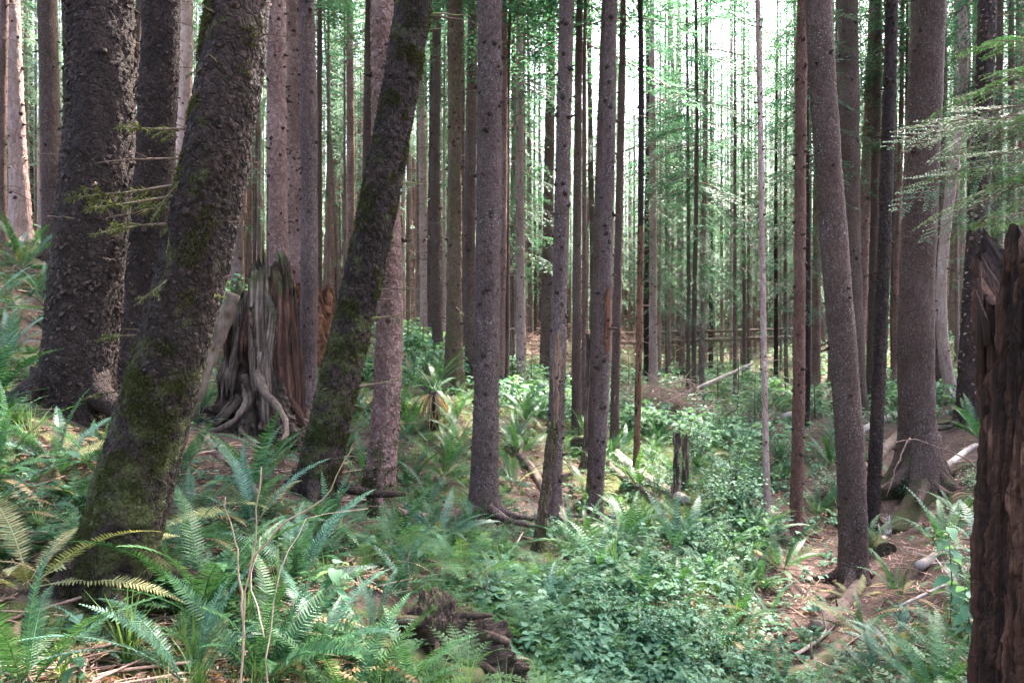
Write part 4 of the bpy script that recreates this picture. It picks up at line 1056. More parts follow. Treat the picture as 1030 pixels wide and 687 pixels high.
for i, (x2, xb, yb, w, style, look, cr) in enumerate(MID):
    p = at(xb, yb)
    if p[1] > 46:
        p = at_depth(xb, 46)
    r = w / 2 / FPX * p[1]
    me, tr = POLES[i % len(POLES)]
    lean = math.atan2((x2 - xb) / FPX * p[1], (yb - 200) / FPX * p[1])
    H = min(30, max(15, 60 * r + 12)) if r < 0.25 else 27
    s = r / 0.135
    root = empty('conifer_tree', (p[0], p[1], p[2] - 0.05), (0, lean, (i * 1.3) % 0.4))
    t = obj('trunk', me, root, (0, 0, 0), (0, 0, i * 2.4), (s, s, H / 24))
    own_material(t, M[style])
    zc = (0.5 if cr == 'h' else 0.18) * H
    cm = HIGH_CROWNS[i % 4] if cr == 'h' else LOW_CROWNS[i % 5]
    obj('crown', cm, root, (0, 0, zc), (0, 0, i * 1.9), ((0.85, 0.85, (H - zc + .5) / 12) if cr == 'h' else (0.9, 0.9, (H - zc + .5) / 15)))
    mid_done.append((x2, look, w, root))
mid_done.sort(key=lambda a: a[0])
gaps = {}
for x2, look, w, root in mid_done:
    lo = [a for a in ANCHOR if a[0] <= x2]; hi = [a for a in ANCHOR if a[0] > x2]
    gaps.setdefault((lo[-1][1] if lo else None, hi[0][1] if hi else None), []).append((look, w, root))
for (a, b), rows in gaps.items():
    looks = {}
    for look, w, root in rows:
        looks.setdefault((look, 'thin' if w < 7 else 'slim'), []).append(root)
    where = ('between the %s and %s' % (a, b)) if a and b else ('beyond the %s' % (a or b))
    for (look, th), rs in looks.items():
        for k, root in enumerate(rs):
            head = '%s %s trunk' % (look, th) if len(rs) == 1 else '%s of the %s %s trunks' % (ORD[k], look, th)
            tag(root, '%s %s' % (head, where), 'tree', 'slender trunks of the stand')

# trees deeper in the wood
rg = np.random.default_rng(77)
placed = [(r.location.x, r.location.y) for *_, r in mid_done] + [(l[1], l[2]) for l in LAND]
count = 0
far_rows = []
tries = 0
while count < 200 and tries < 8000:
    tries += 1
    Y = rg.uniform(20, 62) if rg.random() < 0.8 else rg.uniform(24, 40)
    px = rg.uniform(-120, 1150)
    x = (px - 515) / FPX * Y
    if any((x - a) ** 2 + (y_ - Y) ** 2 < (0.8 + 0.02 * Y) ** 2 for a, y_ in placed):
        continue
    if 600 < px < 800 and Y < 22:
        continue
    placed.append((x, Y)); count += 1
    far_rows.append((px, x, Y))
for i, (px, x, Y) in enumerate(sorted(far_rows)):
    low = rg.random() < (0.85 if 500 < px < 830 else 0.6 if px >= 830 else 0.5)
    r = rg.uniform(0.05, 0.13) * (1.25 if not low else 0.9)
    H = rg.uniform(17, 27)
    me, tr = FARPOLES[i % 5] if Y > 32 else POLES[(i * 5) % 9]
    root = empty('conifer_tree', (x, Y, gz(x, Y) - 0.1), (rg.normal(0, 0.012), rg.normal(0, 0.02), rg.uniform(0, 6)))
    t = obj('trunk', me, root, (0, 0, 0), (0, 0, 0), (r / 0.135, r / 0.135, H / 24))
    own_material(t, M[['far_bark', 'bark_grey', 'bark_pink', 'bark_pale', 'bark_brown', 'far_bark'][rg.integers(6)]])
    zc = H * (0.5 if not low else rg.uniform(0.1, 0.25))
    cm = HIGH_CROWNS[i % 4] if not low else LOW_CROWNS[i % 5]
    c = obj('crown', cm, root, (0, 0, zc), (0, 0, i), ((0.85, 0.85, (H - zc) / 12) if not low else (rg.uniform(0.8, 1.2),) * 2 + ((H - zc) / 15,)))
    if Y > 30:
        own_material(c, M['needle_far_lit'])
    lo = [a for a in ANCHOR if a[0] <= px]; hi = [a for a in ANCHOR if a[0] > px]
    where = ('between the %s and %s' % (lo[-1][1], hi[0][1])) if lo and hi else ('beyond the %s' % ((lo[-1] if lo else hi[0])[1]))
    tag(root, 'far slender %s seen %s' % ('conifer' if low else 'trunk', where), 'tree', 'far conifers of the deep wood')

# beyond that the wood reads as one mass
mb = MB()
rg = np.random.default_rng(88)
pole = MB(); zz = np.array([0, 6, 12, 18, 24.0]); pole.tube(np.stack([0 * zz, 0 * zz, zz], 1), 0.15 * (1 - zz / 27), 6, 0.1, mat=1, cap=False)
n = 2000
Y = 50 + 63 * rg.random(n) ** 0.9; X = (rg.uniform(-220, 1250, n) - 515) / FPX * Y
Z = ground(X, Y) - 0.3
sc = rg.uniform(0.6, 1.35, n)
mb.add_many(pole.arrays(), [np.diag([s, s, rg.uniform(0.8, 1.1)]) for s in sc], np.stack([X, Y, Z], 1))
FARC = [crown_mb(15.0, 2.6, 46, [bough(1.5, 0.20, 0.20, 0.050, 0.26, 0.4, 700 + k, stem=False) for k in range(2)], 710 + k, 0.2) for k in range(3)]
for k, fc in enumerate(FARC):
    sel = np.arange(n) % 3 == k
    mb.add_many(fc.arrays(), [rot_z(rg.uniform(0, 6)) * rg.uniform(0.8, 1.2) for _ in range(sel.sum())], np.stack([X, Y, Z + rg.uniform(0.5, 7, n)], 1)[sel], rg.random(sel.sum()), 0.4)
# nearer slim poles of that mass, packed behind the named trees
n2 = 240
Y2 = rg.uniform(27, 52, n2); X2 = (np.where(rg.random(n2) < 0.72, rg.uniform(-120, 540, n2), rg.uniform(540, 1150, n2)) - 515) / FPX * Y2
Z2 = ground(X2, Y2) - 0.2
mb.add_many(pole.arrays(), [np.diag([s, s, rg.uniform(0.8, 1.1)]) for s in rg.uniform(0.32, 0.85, n2)], np.stack([X2, Y2, Z2], 1))
fc = FARC[0].arrays()
mb.add_many(fc, [rot_z(rg.uniform(0, 6)) * rg.uniform(0.5, 0.65) for _ in range(n2)], np.stack([X2, Y2, Z2 + 14], 1), rg.random(n2), 0.4)
o = kind(obj('distant_forest', mb.mesh('distant_forest', [M['needle_far_lit'], M['far_bark']])), 'stuff')
o['label'] = 'mass of far conifers, bright light put into their green, closing off the wood'

# unseen trees added beside and behind the viewer to shade the near trunks
mb = MB(); rg = np.random.default_rng(91)
ring = []
while len(ring) < 70:
    x, y = rg.uniform(-34, 34), rg.uniform(-28, 16)
    if y > -2.5 and abs(x) < max(y, 0) * 0.78 + 5.5 or math.hypot(x, y) < 4.5 or any((x - a) ** 2 + (y - b) ** 2 < 5 for a, b in ring):
        continue
    ring.append((x, y))
ring = np.array(ring); zr = ground(ring[:, 0], ring[:, 1]) - 0.3
mb.add_many(pole.arrays(), [np.diag([s, s, 1.0]) for s in rg.uniform(0.9, 1.7, 70)], np.column_stack([ring, zr]))
LC_ = [crown_mb(15.0, 3.1, 90, [bough(1.5, 0.18, 0.18, 0.055, 0.24, 0.4, 740 + k, stem=False) for k in range(2)], 750 + k, 0.15) for k in range(2)]
for k, fc in enumerate(LC_):
    sel = np.arange(70) % 2 == k
    mb.add_many(fc.arrays(), [rot_z(rg.uniform(0, 6)) for _ in range(sel.sum())], np.column_stack([ring, zr + rg.uniform(3.5, 8, 70)])[sel], rg.random(sel.sum()), 0.4)
o = kind(obj('unseen_shade_forest', mb.mesh('unseen_shade_forest', [M['needle'], M['far_bark']])), 'stuff')
o['label'] = 'unseen conifers added round the viewer to shade near trunks'

# young conifers
SAP = [(742, 425, 2.6, 'feathery young hemlock beside the sunlit white sapling trunk'), (722, 405, 2.2, 'young hemlock spreading above the bleached fallen log'), (702, 398, 1.6, 'small young hemlock behind the dead brush'),
       (760, 440, 1.7, 'low bushy hemlock on the gully edge near the mossy fallen log'), (250, 300, 2.4, 'young conifer glimpsed behind the hollow splintered stump'), (410, 352, 1.4, 'small conifer sapling uphill of the flaky pegged spruce'),
       (632, 400, 1.6, 'young conifer behind the orange-stemmed thin tree'), (668, 380, 2.0, 'young conifer beyond the pale dead brush'), (820, 420, 1.2, 'small conifer between reddish slim tree and curving brown spruce'),
       (535, 395, 1.3, 'small conifer uphill of the scarred spruce'), (790, 400, 1.8, 'young conifer behind the reddish slim tree'), (425, 362, 1.2, 'tiny conifer behind the mossy foot spruce'),
       (515, 384, 1.3, 'little conifer behind the tall knobby grey spruce'), (985, 415, 1.5, 'young conifer behind the red rotten stump'), (590, 392, 1.6, 'young conifer in front of the fallen poles'), (765, 380, 2.2, 'tall young hemlock at the far end of the gully')]
for i, (px, py, h, lab) in enumerate(SAP):
    p = at(px, py)
    root = tag(empty('conifer_sapling', p, (0, 0, i * 1.1), 1.0), lab, 'sapling', 'young conifers under the tall trees')
    m_ = MB(); m_.tube([(0, 0, -0.1), (0.02, 0, h * 0.5), (0, 0.03, h)], [0.022, 0.014, 0.004], 6)
    obj('trunk', m_.mesh('trunk', M['twig']), root)
    c = obj('crown', SAPLING_CROWNS[i % 3], root, (0, 0, h * 0.12), (0, 0, i), (h * 0.55, h * 0.55, h * 0.9 / 3.0))
    own_material(c, M['needle_bright'] if i % 3 == 0 else M['needle'])

# hemlock whose sprays reach in beside the rotten stump
Yh = 5.4
hb = at_depth(1052, Yh)
root = tag(empty('hemlock_tree', hb), 'young hemlock reaching flat bright sprays over the red rotten stump', 'tree')
m_ = MB(); m_.tube([(0, 0, -0.2), (-0.03, 0, 2.0), (0.02, 0.05, 3.6), (0, 0, 5.6)], [0.034, 0.028, 0.019, 0.006], 8, rough=0.1)
obj('trunk', m_.mesh('trunk', M['twig']), root)
rg = np.random.default_rng(5)
BF = [b.mesh('branch', [M['needle_bright'], M['twig']]) for b in BOUGH_FINE]
HB0 = [(95, 182, 0.95), (115, 200, 0.85), (135, 176, 1.05), (150, 192, 1.1), (172, 186, 1.12), (188, 172, 0.95), (205, 196, 1.05), (222, 183, 0.8), (240, 205, 0.65), (80, 215, 0.8), (105, 225, 0.9), (160, 222, 0.9), (196, 160, 0.9), (130, 150, 0.8), (250, 176, 0.6), (215, 214, 0.75), (165, 203, 0.95), (142, 168, 0.9), (66, 190, 0.7), (180, 208, 0.7)]
HB = HB0 + [(py + 9, az + (37 if k % 2 else -31), sc * 0.7) for k, (py, az, sc) in enumerate(HB0) if k % 2]
for k, (py, az, sc) in enumerate(HB):
    z = EYE + (343.5 - py) / FPX * Yh - hb[2] + 0.2
    obj('branch', BF[k % 3], root, (0, 0, z), (rg.uniform(-0.75, 0.35), rg.uniform(-0.15, 0.25), math.radians(az)), sc * 0.78)
LAND.append(('red rotten stump', 2.3, 2.8, 1010))
# ------------------------------------------------------------------ stumps, snags and logs
def stump_mesh(h, rb, rt, seed, mat, seg=170, rows=150, roots=6, root_amp=0.6, jag=0.25, jag_f=3.0, fib=0.05, cav=(), lean=(0, 0), flare_h=0.3, top=None, chunks=0.0, moss=0.0, zbot=-0.4, grain=0.0):
    th = np.arange(seg) * 2 * math.pi / seg
    u = np.linspace(0, 1, rows)
    ring = np.stack([np.cos(th), np.sin(th), 0 * th], 1)
    hj = h * (1 - jag * (0.5 + 0.9 * fbm(ring * jag_f, 4, seed)))
    if top is not None:
        hj = hj * np.interp(np.degrees(th), top[0], top[1])
    U = np.repeat(u[:, None], seg, 1); TH = np.repeat(th[None], rows, 0)
    Z = zbot + U * (hj[None] - zbot)
    lob = np.cos(roots * TH + seed) + 0.5 * np.cos((roots + 3) * TH + 2 * seed) + 1.2 * fbm(np.repeat((ring * 2.5)[None], rows, 0).reshape(-1, 3), 2, seed + 4).reshape(rows, seg)
    f = np.exp(-np.maximum(Z, -0.2) / flare_h)
    r = rt + (rb - rt) * f * (1 + root_amp * lob) + (rb - rt) * 0.15 * (1 - Z / h)
    q = np.stack([np.cos(TH) * 1.0, np.sin(TH) * 1.0, Z * 0.16], -1).reshape(-1, 3)
    fibre = fbm(q * 7.5, 5, seed + 9, 0.62).reshape(rows, seg)
    r = r * (1 + fib * 3.2 * fibre)
    rid = 1 - np.abs(fbm(q * 4.2, 4, seed + 19).reshape(rows, seg)) * 2
    r = r * (1 + fib * 1.6 * rid)
    P3 = np.stack([np.cos(TH) * r, np.sin(TH) * r, Z], -1).reshape(-1, 3)
    if chunks:
        f1, f2, cr, off = worley(P3 * np.array([26, 26, 3.6]) + 0.5 * np.stack([fbm(P3 * 6, 3, 71), fbm(P3 * 6, 3, 72), fbm(P3 * 6, 3, 73)], 1), seed)
        r = r + (chunks * (cr - 0.5) - chunks * 0.7 * (1 - smooth01(f2 - f1, 0.0, 0.09))).reshape(rows, seg) + (chunks * 0.7 * fbm(P3 * np.array([40, 40, 9]), 4, seed, 0.65)).reshape(rows, seg)
    r = r + fib * 0.5 * (fbm(P3 * np.array([30, 30, 2.2]), 5, seed + 5, 0.65).reshape(rows, seg)) - fib * 0.5 * np.abs(fbm(P3 * np.array([13, 13, 1.2]), 4, seed + 6, 0.6)).reshape(rows, seg)
    gr_ = 0
    if grain:
        gr_ = fbm(P3 * np.array([30, 30, 1.5]), 5, seed + 31, 0.7).reshape(rows, seg) - 0.6 * np.clip(np.abs(fbm(P3 * np.array([11, 11, 0.9]), 3, seed + 32)) * -6 + 0.6, 0, 1).reshape(rows, seg)
        r = r + grain * gr_
    dark = np.zeros((rows, seg))
    for (ct, cz, wt, wz, dp) in cav:
        dt = (np.degrees(TH) - ct + 180) % 360 - 180
        k = np.clip(1 - (dt / wt) ** 2 - ((Z - cz) / wz) ** 2 + 0.25 * fibre, 0, 1) ** 0.5
        r = r * (1 - dp * k); dark = np.maximum(dark, k)
    x = np.cos(TH) * r + lean[0] * Z; y = np.sin(TH) * r + lean[1] * Z
    V = np.stack([x, y, Z], -1).reshape(-1, 3)
    mb = MB()
    tint = 0.5 + 0.5 * fibre.ravel()
    if chunks:
        tint = tint + 0.5 * (cr - 0.5)
    if grain:
        tint = 0.5 + 0.25 * fibre.ravel() + 0.6 * gr_.ravel() + 0.3 * (cr - 0.5)
    mo = np.clip(moss * (np.exp(-np.maximum(Z, 0) / 0.5) + 1.2 * (Z > hj[None] * 0.93)), 0, 1).ravel()
    # the broken top closes inwards as a ragged bowl
    inner = []
    for k, sfrac in enumerate((0.72, 0.4, 0.0)):
        xi = np.cos(th) * r[-1] * sfrac + lean[0] * hj; yi = np.sin(th) * r[-1] * sfrac + lean[1] * hj
        zi = hj - (0.22 + 0.2 * k) * h * 0.5 + 0.05 * fbm(np.stack([xi, yi, 0 * xi], 1) * 9, 3, seed)
        inner.append(np.stack([xi, yi, zi], 1))
    VV = np.vstack([V] + inner)
    Q = grid_faces(rows + 3, seg)
    mb.add(VV, Q, None, np.concatenate([tint, np.full(seg * 3, 0.45)]), np.concatenate([mo, np.full(seg * 3, moss)]))
    return mb.mesh('trunk', mat)

# hollow splintered stump with root legs
SY = 8.7
sb = at_depth(262, SY)
st = tag(empty('hollow_stump', sb), 'hollow splintered grey stump with twisted root legs and mossy top', 'stump')
obj('stump_body', stump_mesh(1.75, 0.50, 0.24, 3, M['wood_dark'], seg=180, rows=150, roots=5, root_amp=0.3, jag=0.5, jag_f=2.2, chunks=0.04, fib=0.05, flare_h=0.6, cav=[(240, 0.7, 40, 0.75, 0.8), (290, 0.4, 14, 0.5, 0.5)], moss=0.3), st)
def slab(z0, z1, p0, p1, w0, w1, seed, mat, thick=0.35, facing=270, name='splinter'):
    """a torn upright board of the broken shell"""
    rg = np.random.default_rng(seed); n, m = 90, 64
    t = np.linspace(0, 1, n); th = np.arange(m) * 2 * math.pi / m
    C = np.array(p0)[None] * (1 - t[:, None]) + np.array(p1)[None] * t[:, None]
    C = np.column_stack([C, z0 + (z1 - z0) * t]) + np.stack([0.03 * np.sin(t * 4 + seed), 0.03 * np.cos(t * 3 + seed), 0 * t], 1)
    w = (w0 + (w1 - w0) * t) * np.clip((1.0 - t) * 30, 0.6, 1)
    f = math.radians(facing); ux = np.array([-math.sin(f), math.cos(f), 0]); un = np.array([math.cos(f), math.sin(f), 0])
    q = np.stack([np.cos(th)[None] * 1.6 + 0 * t[:, None], np.sin(th)[None] * 1.6 + 0 * t[:, None], 0.9 * t[:, None] + 0 * th[None]], -1).reshape(-1, 3) + seed
    R = 1 + 0.45 * fbm(q * 1.6, 5, seed, 0.62).reshape(n, m) - 0.35 * np.abs(fbm(q * 2.4, 4, seed + 3)).reshape(n, m)
    q2 = np.stack([np.cos(th)[None] * 7 + 0 * t[:, None], np.sin(th)[None] * 7 + 0 * t[:, None], 1.1 * t[:, None] + 0 * th[None]], -1).reshape(-1, 3) + 3 * seed
    R = R + 0.30 * fbm(q2, 4, seed + 6, 0.62).reshape(n, m) + 0.05 * fbm(q2 * np.array([1, 1, 14]), 3, seed + 7).reshape(n, m)
    sx = np.sign(np.cos(th)) * np.abs(np.cos(th)) ** 0.7; sy = np.sign(np.sin(th)) * np.abs(np.sin(th)) ** 0.7
    V = C[:, None] + (w[:, None] * R * sx[None])[..., None] * ux + (w[:, None] * thick * R * sy[None])[..., None] * un
    V[-30:, :, 2] += (np.linspace(0, 1, 30)[:, None] * 0.55) * fbm(q2 * np.array([0.6, 0.6, 0.05]), 4, seed + 9, 0.65).reshape(n, m)[-30:]
    if z0 > 0.2:
        V[:30, :, 2] += (np.linspace(1, 0, 30)[:, None] * 0.5) * fbm(q2 * np.array([0.6, 0.6, 0.05]) + 4, 4, seed + 19, 0.65).reshape(n, m)[:30]
    m_ = MB(); m_.add(V.reshape(-1, 3), grid_faces(n, m), [[(n - 1) * m, (n - 1) * m + k, (n - 1) * m + k + 1] for k in range(1, m - 1)], 0.5 + 0.6 * fbm(q2, 3, seed + 1), 0.5 * np.repeat(smooth01(t, 0.8, 1.0), m))
    obj(name, m_.mesh(name, M[mat]), st)
slab(-0.1, 2.0, (0.05, -0.26), (0.08, -0.19), 0.13, 0.12, 1, 'wood_grey')
slab(-0.1, 1.92, (0.34, -0.22), (0.30, -0.12), 0.16, 0.15, 2, 'wood_red', facing=290)
slab(0.0, 1.45, (0.20, -0.34), (0.21, -0.27), 0.07, 0.07, 3, 'wood_grey', facing=280)
slab(0.95, 1.85, (-0.10, -0.27), (-0.05, -0.20), 0.06, 0.07, 4, 'wood_red', facing=262)
slab(0.45, 1.62, (-0.36, -0.16), (-0.22, -0.10), 0.13, 0.12, 5, 'wood_grey', facing=240)
slab(0.1, 1.28, (-0.46, -0.10), (-0.38, -0.02), 0.12, 0.10, 6, 'wood_red', facing=215)
slab(0.1, 1.80, (0.42, 0.00), (0.38, 0.02), 0.14, 0.13, 7, 'wood_red', facing=330)
slab(1.2, 2.05, (0.22, 0.1), (0.2, 0.12), 0.14, 0.12, 9, 'wood_grey', facing=270)
for (a, r0, ln, z0, tw, md) in [(292, 0.060, 1.15, 1.0, 0.22, 'wood_grey'), (262, 0.050, 0.85, 0.62, -0.35, 'wood_grey'), (236, 0.055, 0.95, 0.46, -0.3, 'wood_dark'), (205, 0.055, 0.9, 0.5, 0.2, 'wood_dark'), (318, 0.055, 1.05, 0.8, 0.25, 'wood_red'), (276, 0.035, 0.75, 0.4, 0.5, 'wood_dark'), (250, 0.04, 0.7, 0.75, 0.5, 'wood_dark'), (340, 0.05, 0.9, 0.5, 0.2, 'wood_grey')]:
    m_ = MB(); t = np.linspace(0, 1, 16); a0 = math.radians(a)
    rad = 0.25 + (ln - 0.25) * t ** 1.7; aa = a0 + tw * t + 0.14 * np.sin(t * 7 + a)
    P = np.stack([np.cos(aa) * rad, np.sin(aa) * rad, z0 * (1 - t) ** 1.25 - 0.05 + 0.03 * np.sin(t * 9 + a)], 1)
    P[:, 2] = np.maximum(P[:, 2], ground(P[:, 0] + sb[0], P[:, 1] + sb[1]) - sb[2] + 0.0)
    m_.tube(P, r0 * (1.2 - 0.7 * t), 14, 0.6, 0.12, rough=0.75, seed=int(a))
    obj('root', m_.mesh('root', M[md]), st)
st.scale = (0.94, 0.94, 0.90)
LAND.append(('hollow stump', sb[0], sb[1], 262))

# orange rotten stump behind
ob = at_depth(290, 13.2)
so = tag(empty('rotten_stump', ob), 'broken orange-red rotten stump behind the pink trunks', 'stump')
obj('stump_body', stump_mesh(1.95, 1.05, 0.70, 8, M['wood_orange'], seg=120, rows=80, roots=5, root_amp=0.3, jag=0.6, jag_f=1.6, fib=0.08, flare_h=0.6, chunks=0.05, grain=0.05, moss=0.15, cav=[(300, 0.5, 16, 0.5, 0.5)],
                            top=([0, 90, 180, 200, 230, 270, 300, 330, 360], [1.1, 0.9, 0.75, 0.8, 1.15, 1.1, 0.9, 1.25, 1.1])), so)

# red rotten stump close by
ub = np.array([2.48, 2.85, gz(2.48, 2.85)])
su = tag(empty('rotten_stump', ub), 'tall red-brown rotten stump with crumbling furrowed side at the picture edge', 'stump')
obj('stump_body', stump_mesh(EYE + 0.66 - ub[2] + 0.1, 0.60, 0.56, 14, M['wood_red'], seg=560, rows=430, roots=7, root_amp=0.1, jag=0.13, jag_f=8.0, fib=0.022, flare_h=0.4, chunks=0.022, grain=0.045, moss=0.05, cav=[(205, 0.95, 10, 0.35, 0.10), (232, 1.35, 8, 0.4, 0.12), (248, 0.7, 9, 0.5, 0.12)],
                            top=([0, 90, 170, 195, 215, 240, 270, 360], [1.0, 0.95, 0.86, 0.90, 0.98, 1.06, 1.08, 1.0]), zbot=-0.5), su)
rg = np.random.default_rng(31)
for k in range(26):
    a = math.radians(rg.uniform(165, 290)); z = rg.uniform(0.2, 2.0); L = rg.uniform(0.12, 0.4)
    R = 0.60
    p = np.array([math.cos(a) * R, math.sin(a) * R, z]); o_ = np.array([math.cos(a), math.sin(a), 0]) * rg.uniform(0.0, 0.035)
    m_ = MB(); m_.tube([p + (0, 0, -L), p + o_ * 0.4 + (0, 0, -L * 0.3), p + o_ + np.array([rg.normal(0, .01), rg.normal(0, .01), L * 0.6])], [0.016, rg.uniform(0.012, 0.026), 0.003], 5, rg.uniform(0.3, 0.95), rough=0.6, seed=k)
    obj('splinter', m_.mesh('splinter', M['wood_red']), su)

# dark root mass in the hollow at the bottom
rb_ = at_depth(432, 4.75); rb_[2] = min(rb_[2], EYE + (343.5 - 690) / FPX * 4.75)
rw = tag(empty('root_mass', rb_), 'dark rotting root mass with a hollow eye among the low ferns', 'stump')
n, m = 260, 380
ph = np.linspace(0.02, math.pi - 0.02, n); th = np.arange(m) * 2 * math.pi / m
PH, TH = np.meshgrid(ph, th, indexing='ij')
D = np.stack([np.sin(PH) * np.cos(TH), np.sin(PH) * np.sin(TH), np.cos(PH)], -1).reshape(-1, 3)
rad = 1 + 0.45 * fbm(D * 1.6, 3, 5) + 0.5 * (0.5 - np.abs(fbm(D * np.array([3.0, 3.0, 1.6]), 5, 9, 0.6))) + 0.16 * fbm(D * 11, 4, 4, 0.62) - 0.14 * np.abs(fbm(D * np.array([16, 16, 7.0]), 4, 6, 0.6))
def _dent(px, py, w, dp):
    c = np.array([(px - 432) / FPX * 4.75 / 0.36, -0.75, (EYE + (343.5 - py) / FPX * 4.75 - rb_[2]) / 0.40]); c /= np.linalg.norm(c)
    a = np.arccos(np.clip(D @ c, -1, 1)); return 1 - dp * np.clip(1 - (a / w) ** 2, 0, 1) ** 0.6
rad = rad * _dent(408, 628, 0.40, 0.85) * _dent(450, 660, 0.6, 0.7) * _dent(478, 648, 0.3, 0.4)
V = D * rad[:, None] * np.array([0.45, 0.34, 0.42])
mb = MB(); mb.add(V, grid_faces(n, m), None, 0.45 + 0.3 * fbm(D * 5, 3, 2), 0.45 * np.clip(D[:, 2], 0, 1))
obj('root_body', mb.mesh('root_body', M['wood_dark']), rw)
rg = np.random.default_rng(44)
for (a0, L, r0, z0, sl) in [(200, 0.45, 0.05, 0.25, 0.35), (230, 0.5, 0.06, 0.12, -0.2), (330, 0.5, 0.055, 0.2, 0.15), (350, 0.55, 0.05, 0.32, 0.2), (10, 0.5, 0.04, 0.15, -0.2), (300, 0.45, 0.05, 0.05, -0.3), (255, 0.4, 0.06, 0.0, -0.35), (280, 0.35, 0.035, 0.3, 0.4), (215, 0.4, 0.04, 0.4, 0.5), (345, 0.45, 0.035, 0.4, 0.45)]:
    a = math.radians(a0); t = np.linspace(0, 1, 10); d = np.array([math.cos(a), math.sin(a), sl])
    P = np.array([0, 0, z0]) + t[:, None] * L * d + np.stack([0.03 * np.sin(t * 6 + a0), 0.03 * np.cos(t * 5 + a0), -0.10 * t * t], 1)
    m_ = MB(); m_.tube(P, r0 * (1.2 - 0.9 * t), 9, 0.5, 0.2, rough=0.6, seed=a0)
    obj('root', m_.mesh('root', M['wood_dark']), rw)
LAND.append(('dark root mass', rb_[0], rb_[1], 442))

def log(name, label, a, b, r, mat, cat='log', moss=0.2, lift=0.5, seed=0, r2=None, end=None, group=None, bend=0.04, onground=True, rough=0.18, stubs=3):
    """a fallen stem from a to b (each a pixel, with a depth if it does not start on the ground there)"""
    P = [at(*q) if len(q) == 2 else pix(*q) for q in (a, b)]
    n = 26; t = np.linspace(0, 1, n)
    L = np.linalg.norm(P[1] - P[0])
    C = P[0] + t[:, None] * (P[1] - P[0])
    side = np.cross(P[1] - P[0], (0, 0, 1.0)); side /= np.linalg.norm(side)
    C = C + side * (bend * L * 0.5 * np.sin(t * math.pi * (1 + seed % 2)))[:, None]
    rr = r + ((r2 if r2 is not None else r * 0.75) - r) * t
    if onground:
        g_ = ground(C[:, 0], C[:, 1]) + rr * lift
        # a stiff stem: a straight line raised until it clears most of the ground
        k = np.polyfit(t, g_, 2); C[:, 2] = np.polyval(k, t)
    root = tag(empty(name, P[0]), label, cat, group)
    m_ = MB(); m_.tube(C - P[0], rr, 22, 0.5, moss, rough=rough, seed=seed + 3)
    rg = np.random.default_rng(seed)
    for _ in range(stubs):
        i = rg.integers(2, n - 2); d = rg.normal(0, 1, 3); d[2] = abs(d[2]); d /= np.linalg.norm(d)
        p = C[i] - P[0]
        m_.tube([p, p + d * (rr[i] + 0.04), p + d * (rr[i] + rg.uniform(0.08, 0.3))], [0.022, 0.014, 0.006], 5, 0.4)
    obj('stem', m_.mesh('stem', M[mat]), root)
    if end is not None:
        i = 0 if end == 0 else n - 1
        d = (C[1] - C[0]) if end == 0 else (C[-1] - C[-2]); d /= np.linalg.norm(d); d = -d if end == 0 else d
        u = np.cross(d, (0, 0, 1.0)); u /= np.linalg.norm(u); w = np.cross(u, d)
        th = np.arange(22) * 2 * math.pi / 22
        rings = [C[i] - P[0] + d * (0.004 + 0.012 * math.sin(k * 9)) + (np.cos(th)[:, None] * u + np.sin(th)[:, None] * w) * rr[i] * (0.97 - 0.24 * k) * (1 + 0.12 * np.sin(th * 3 + k)[:, None]) for k in range(5)]
        m_ = MB(); m_.add(np.vstack(rings), grid_faces(5, 22), None, 0.3)
        obj('broken_end', m_.mesh('broken_end', M['wood_grey']), root)
    return root

log('leaning_log', 'dark broken stem leaning between the mossy spruce and hollow stump', (188, 425), (234, 296, 8.2), 0.085, 'log_brown', onground=False, moss=0.15, seed=1, r2=0.07, rough=0.55, end=1, stubs=6)
log('fallen_log', 'higher of two long dead poles lying level across the far gully', (610, 336, 33), (800, 331, 35), 0.085, 'log_brown', onground=False, moss=0.1, seed=2, bend=0.02, stubs=26)
log('fallen_log', 'lower of two long dead poles lying level across the far gully', (615, 345, 32), (795, 339, 33), 0.095, 'log_brown', onground=False, moss=0.1, seed=3, bend=0.02, stubs=26)
log('fallen_log', 'bleached thin log slanting up through the dead brush', (657, 408, 19), (756, 366, 21), 0.055, 'log_pale', onground=False, moss=0, seed=4)
log('fallen_log', 'mossy brown log slanting down to the gully beside the young hemlocks', (742, 441), (794, 386), 0.10, 'log_brown', moss=0.3, seed=5)
log('fallen_log', 'pale log sliding down behind the orange split spruce', (612, 452), (690, 508), 0.085, 'log_pale', moss=0.35, seed=6)
log('fallen_log', 'thinner log crossing the pale one by the orange-stemmed tree', (606, 462), (668, 512), 0.06, 'log_brown', moss=0.3, seed=7)
log('fallen_log', 'short mossy log with dark broken end behind the orange split spruce', (583, 458), (606, 444), 0.19, 'log_brown', moss=0.8, seed=8, end=0, r2=0.18)
log('fallen_log', 'slim log lying down the slope below the tall knobby grey spruce', (503, 432), (548, 500), 0.075, 'log_brown', moss=0.2, seed=9)
log('fallen_log', 'mossy log with sawn-looking end behind the curving brown spruce', (892, 560), (840, 520), 0.12, 'log_brown', moss=0.8, seed=10, end=0, r2=0.13)
log('fallen_log', 'bleached broken log lying on brown duff near the big buttress-rooted spruce', (925, 580), (974, 512), 0.055, 'log_pale', moss=0, seed=11)
log('fallen_log', 'mossy log end poking out of ferns at the bottom of the bank', (786, 690), (868, 634), 0.085, 'log_brown', moss=0.5, seed=12, end=0)
log('fallen_log', 'pale wood sticking out beside the big buttress-rooted spruce', (948, 474), (982, 450), 0.06, 'log_pale', moss=0, seed=13)
log('fallen_log', 'grey log lying across the bank behind the reddish slim tree', (790, 424), (832, 394), 0.10, 'log_pale', moss=0.1, seed=14)
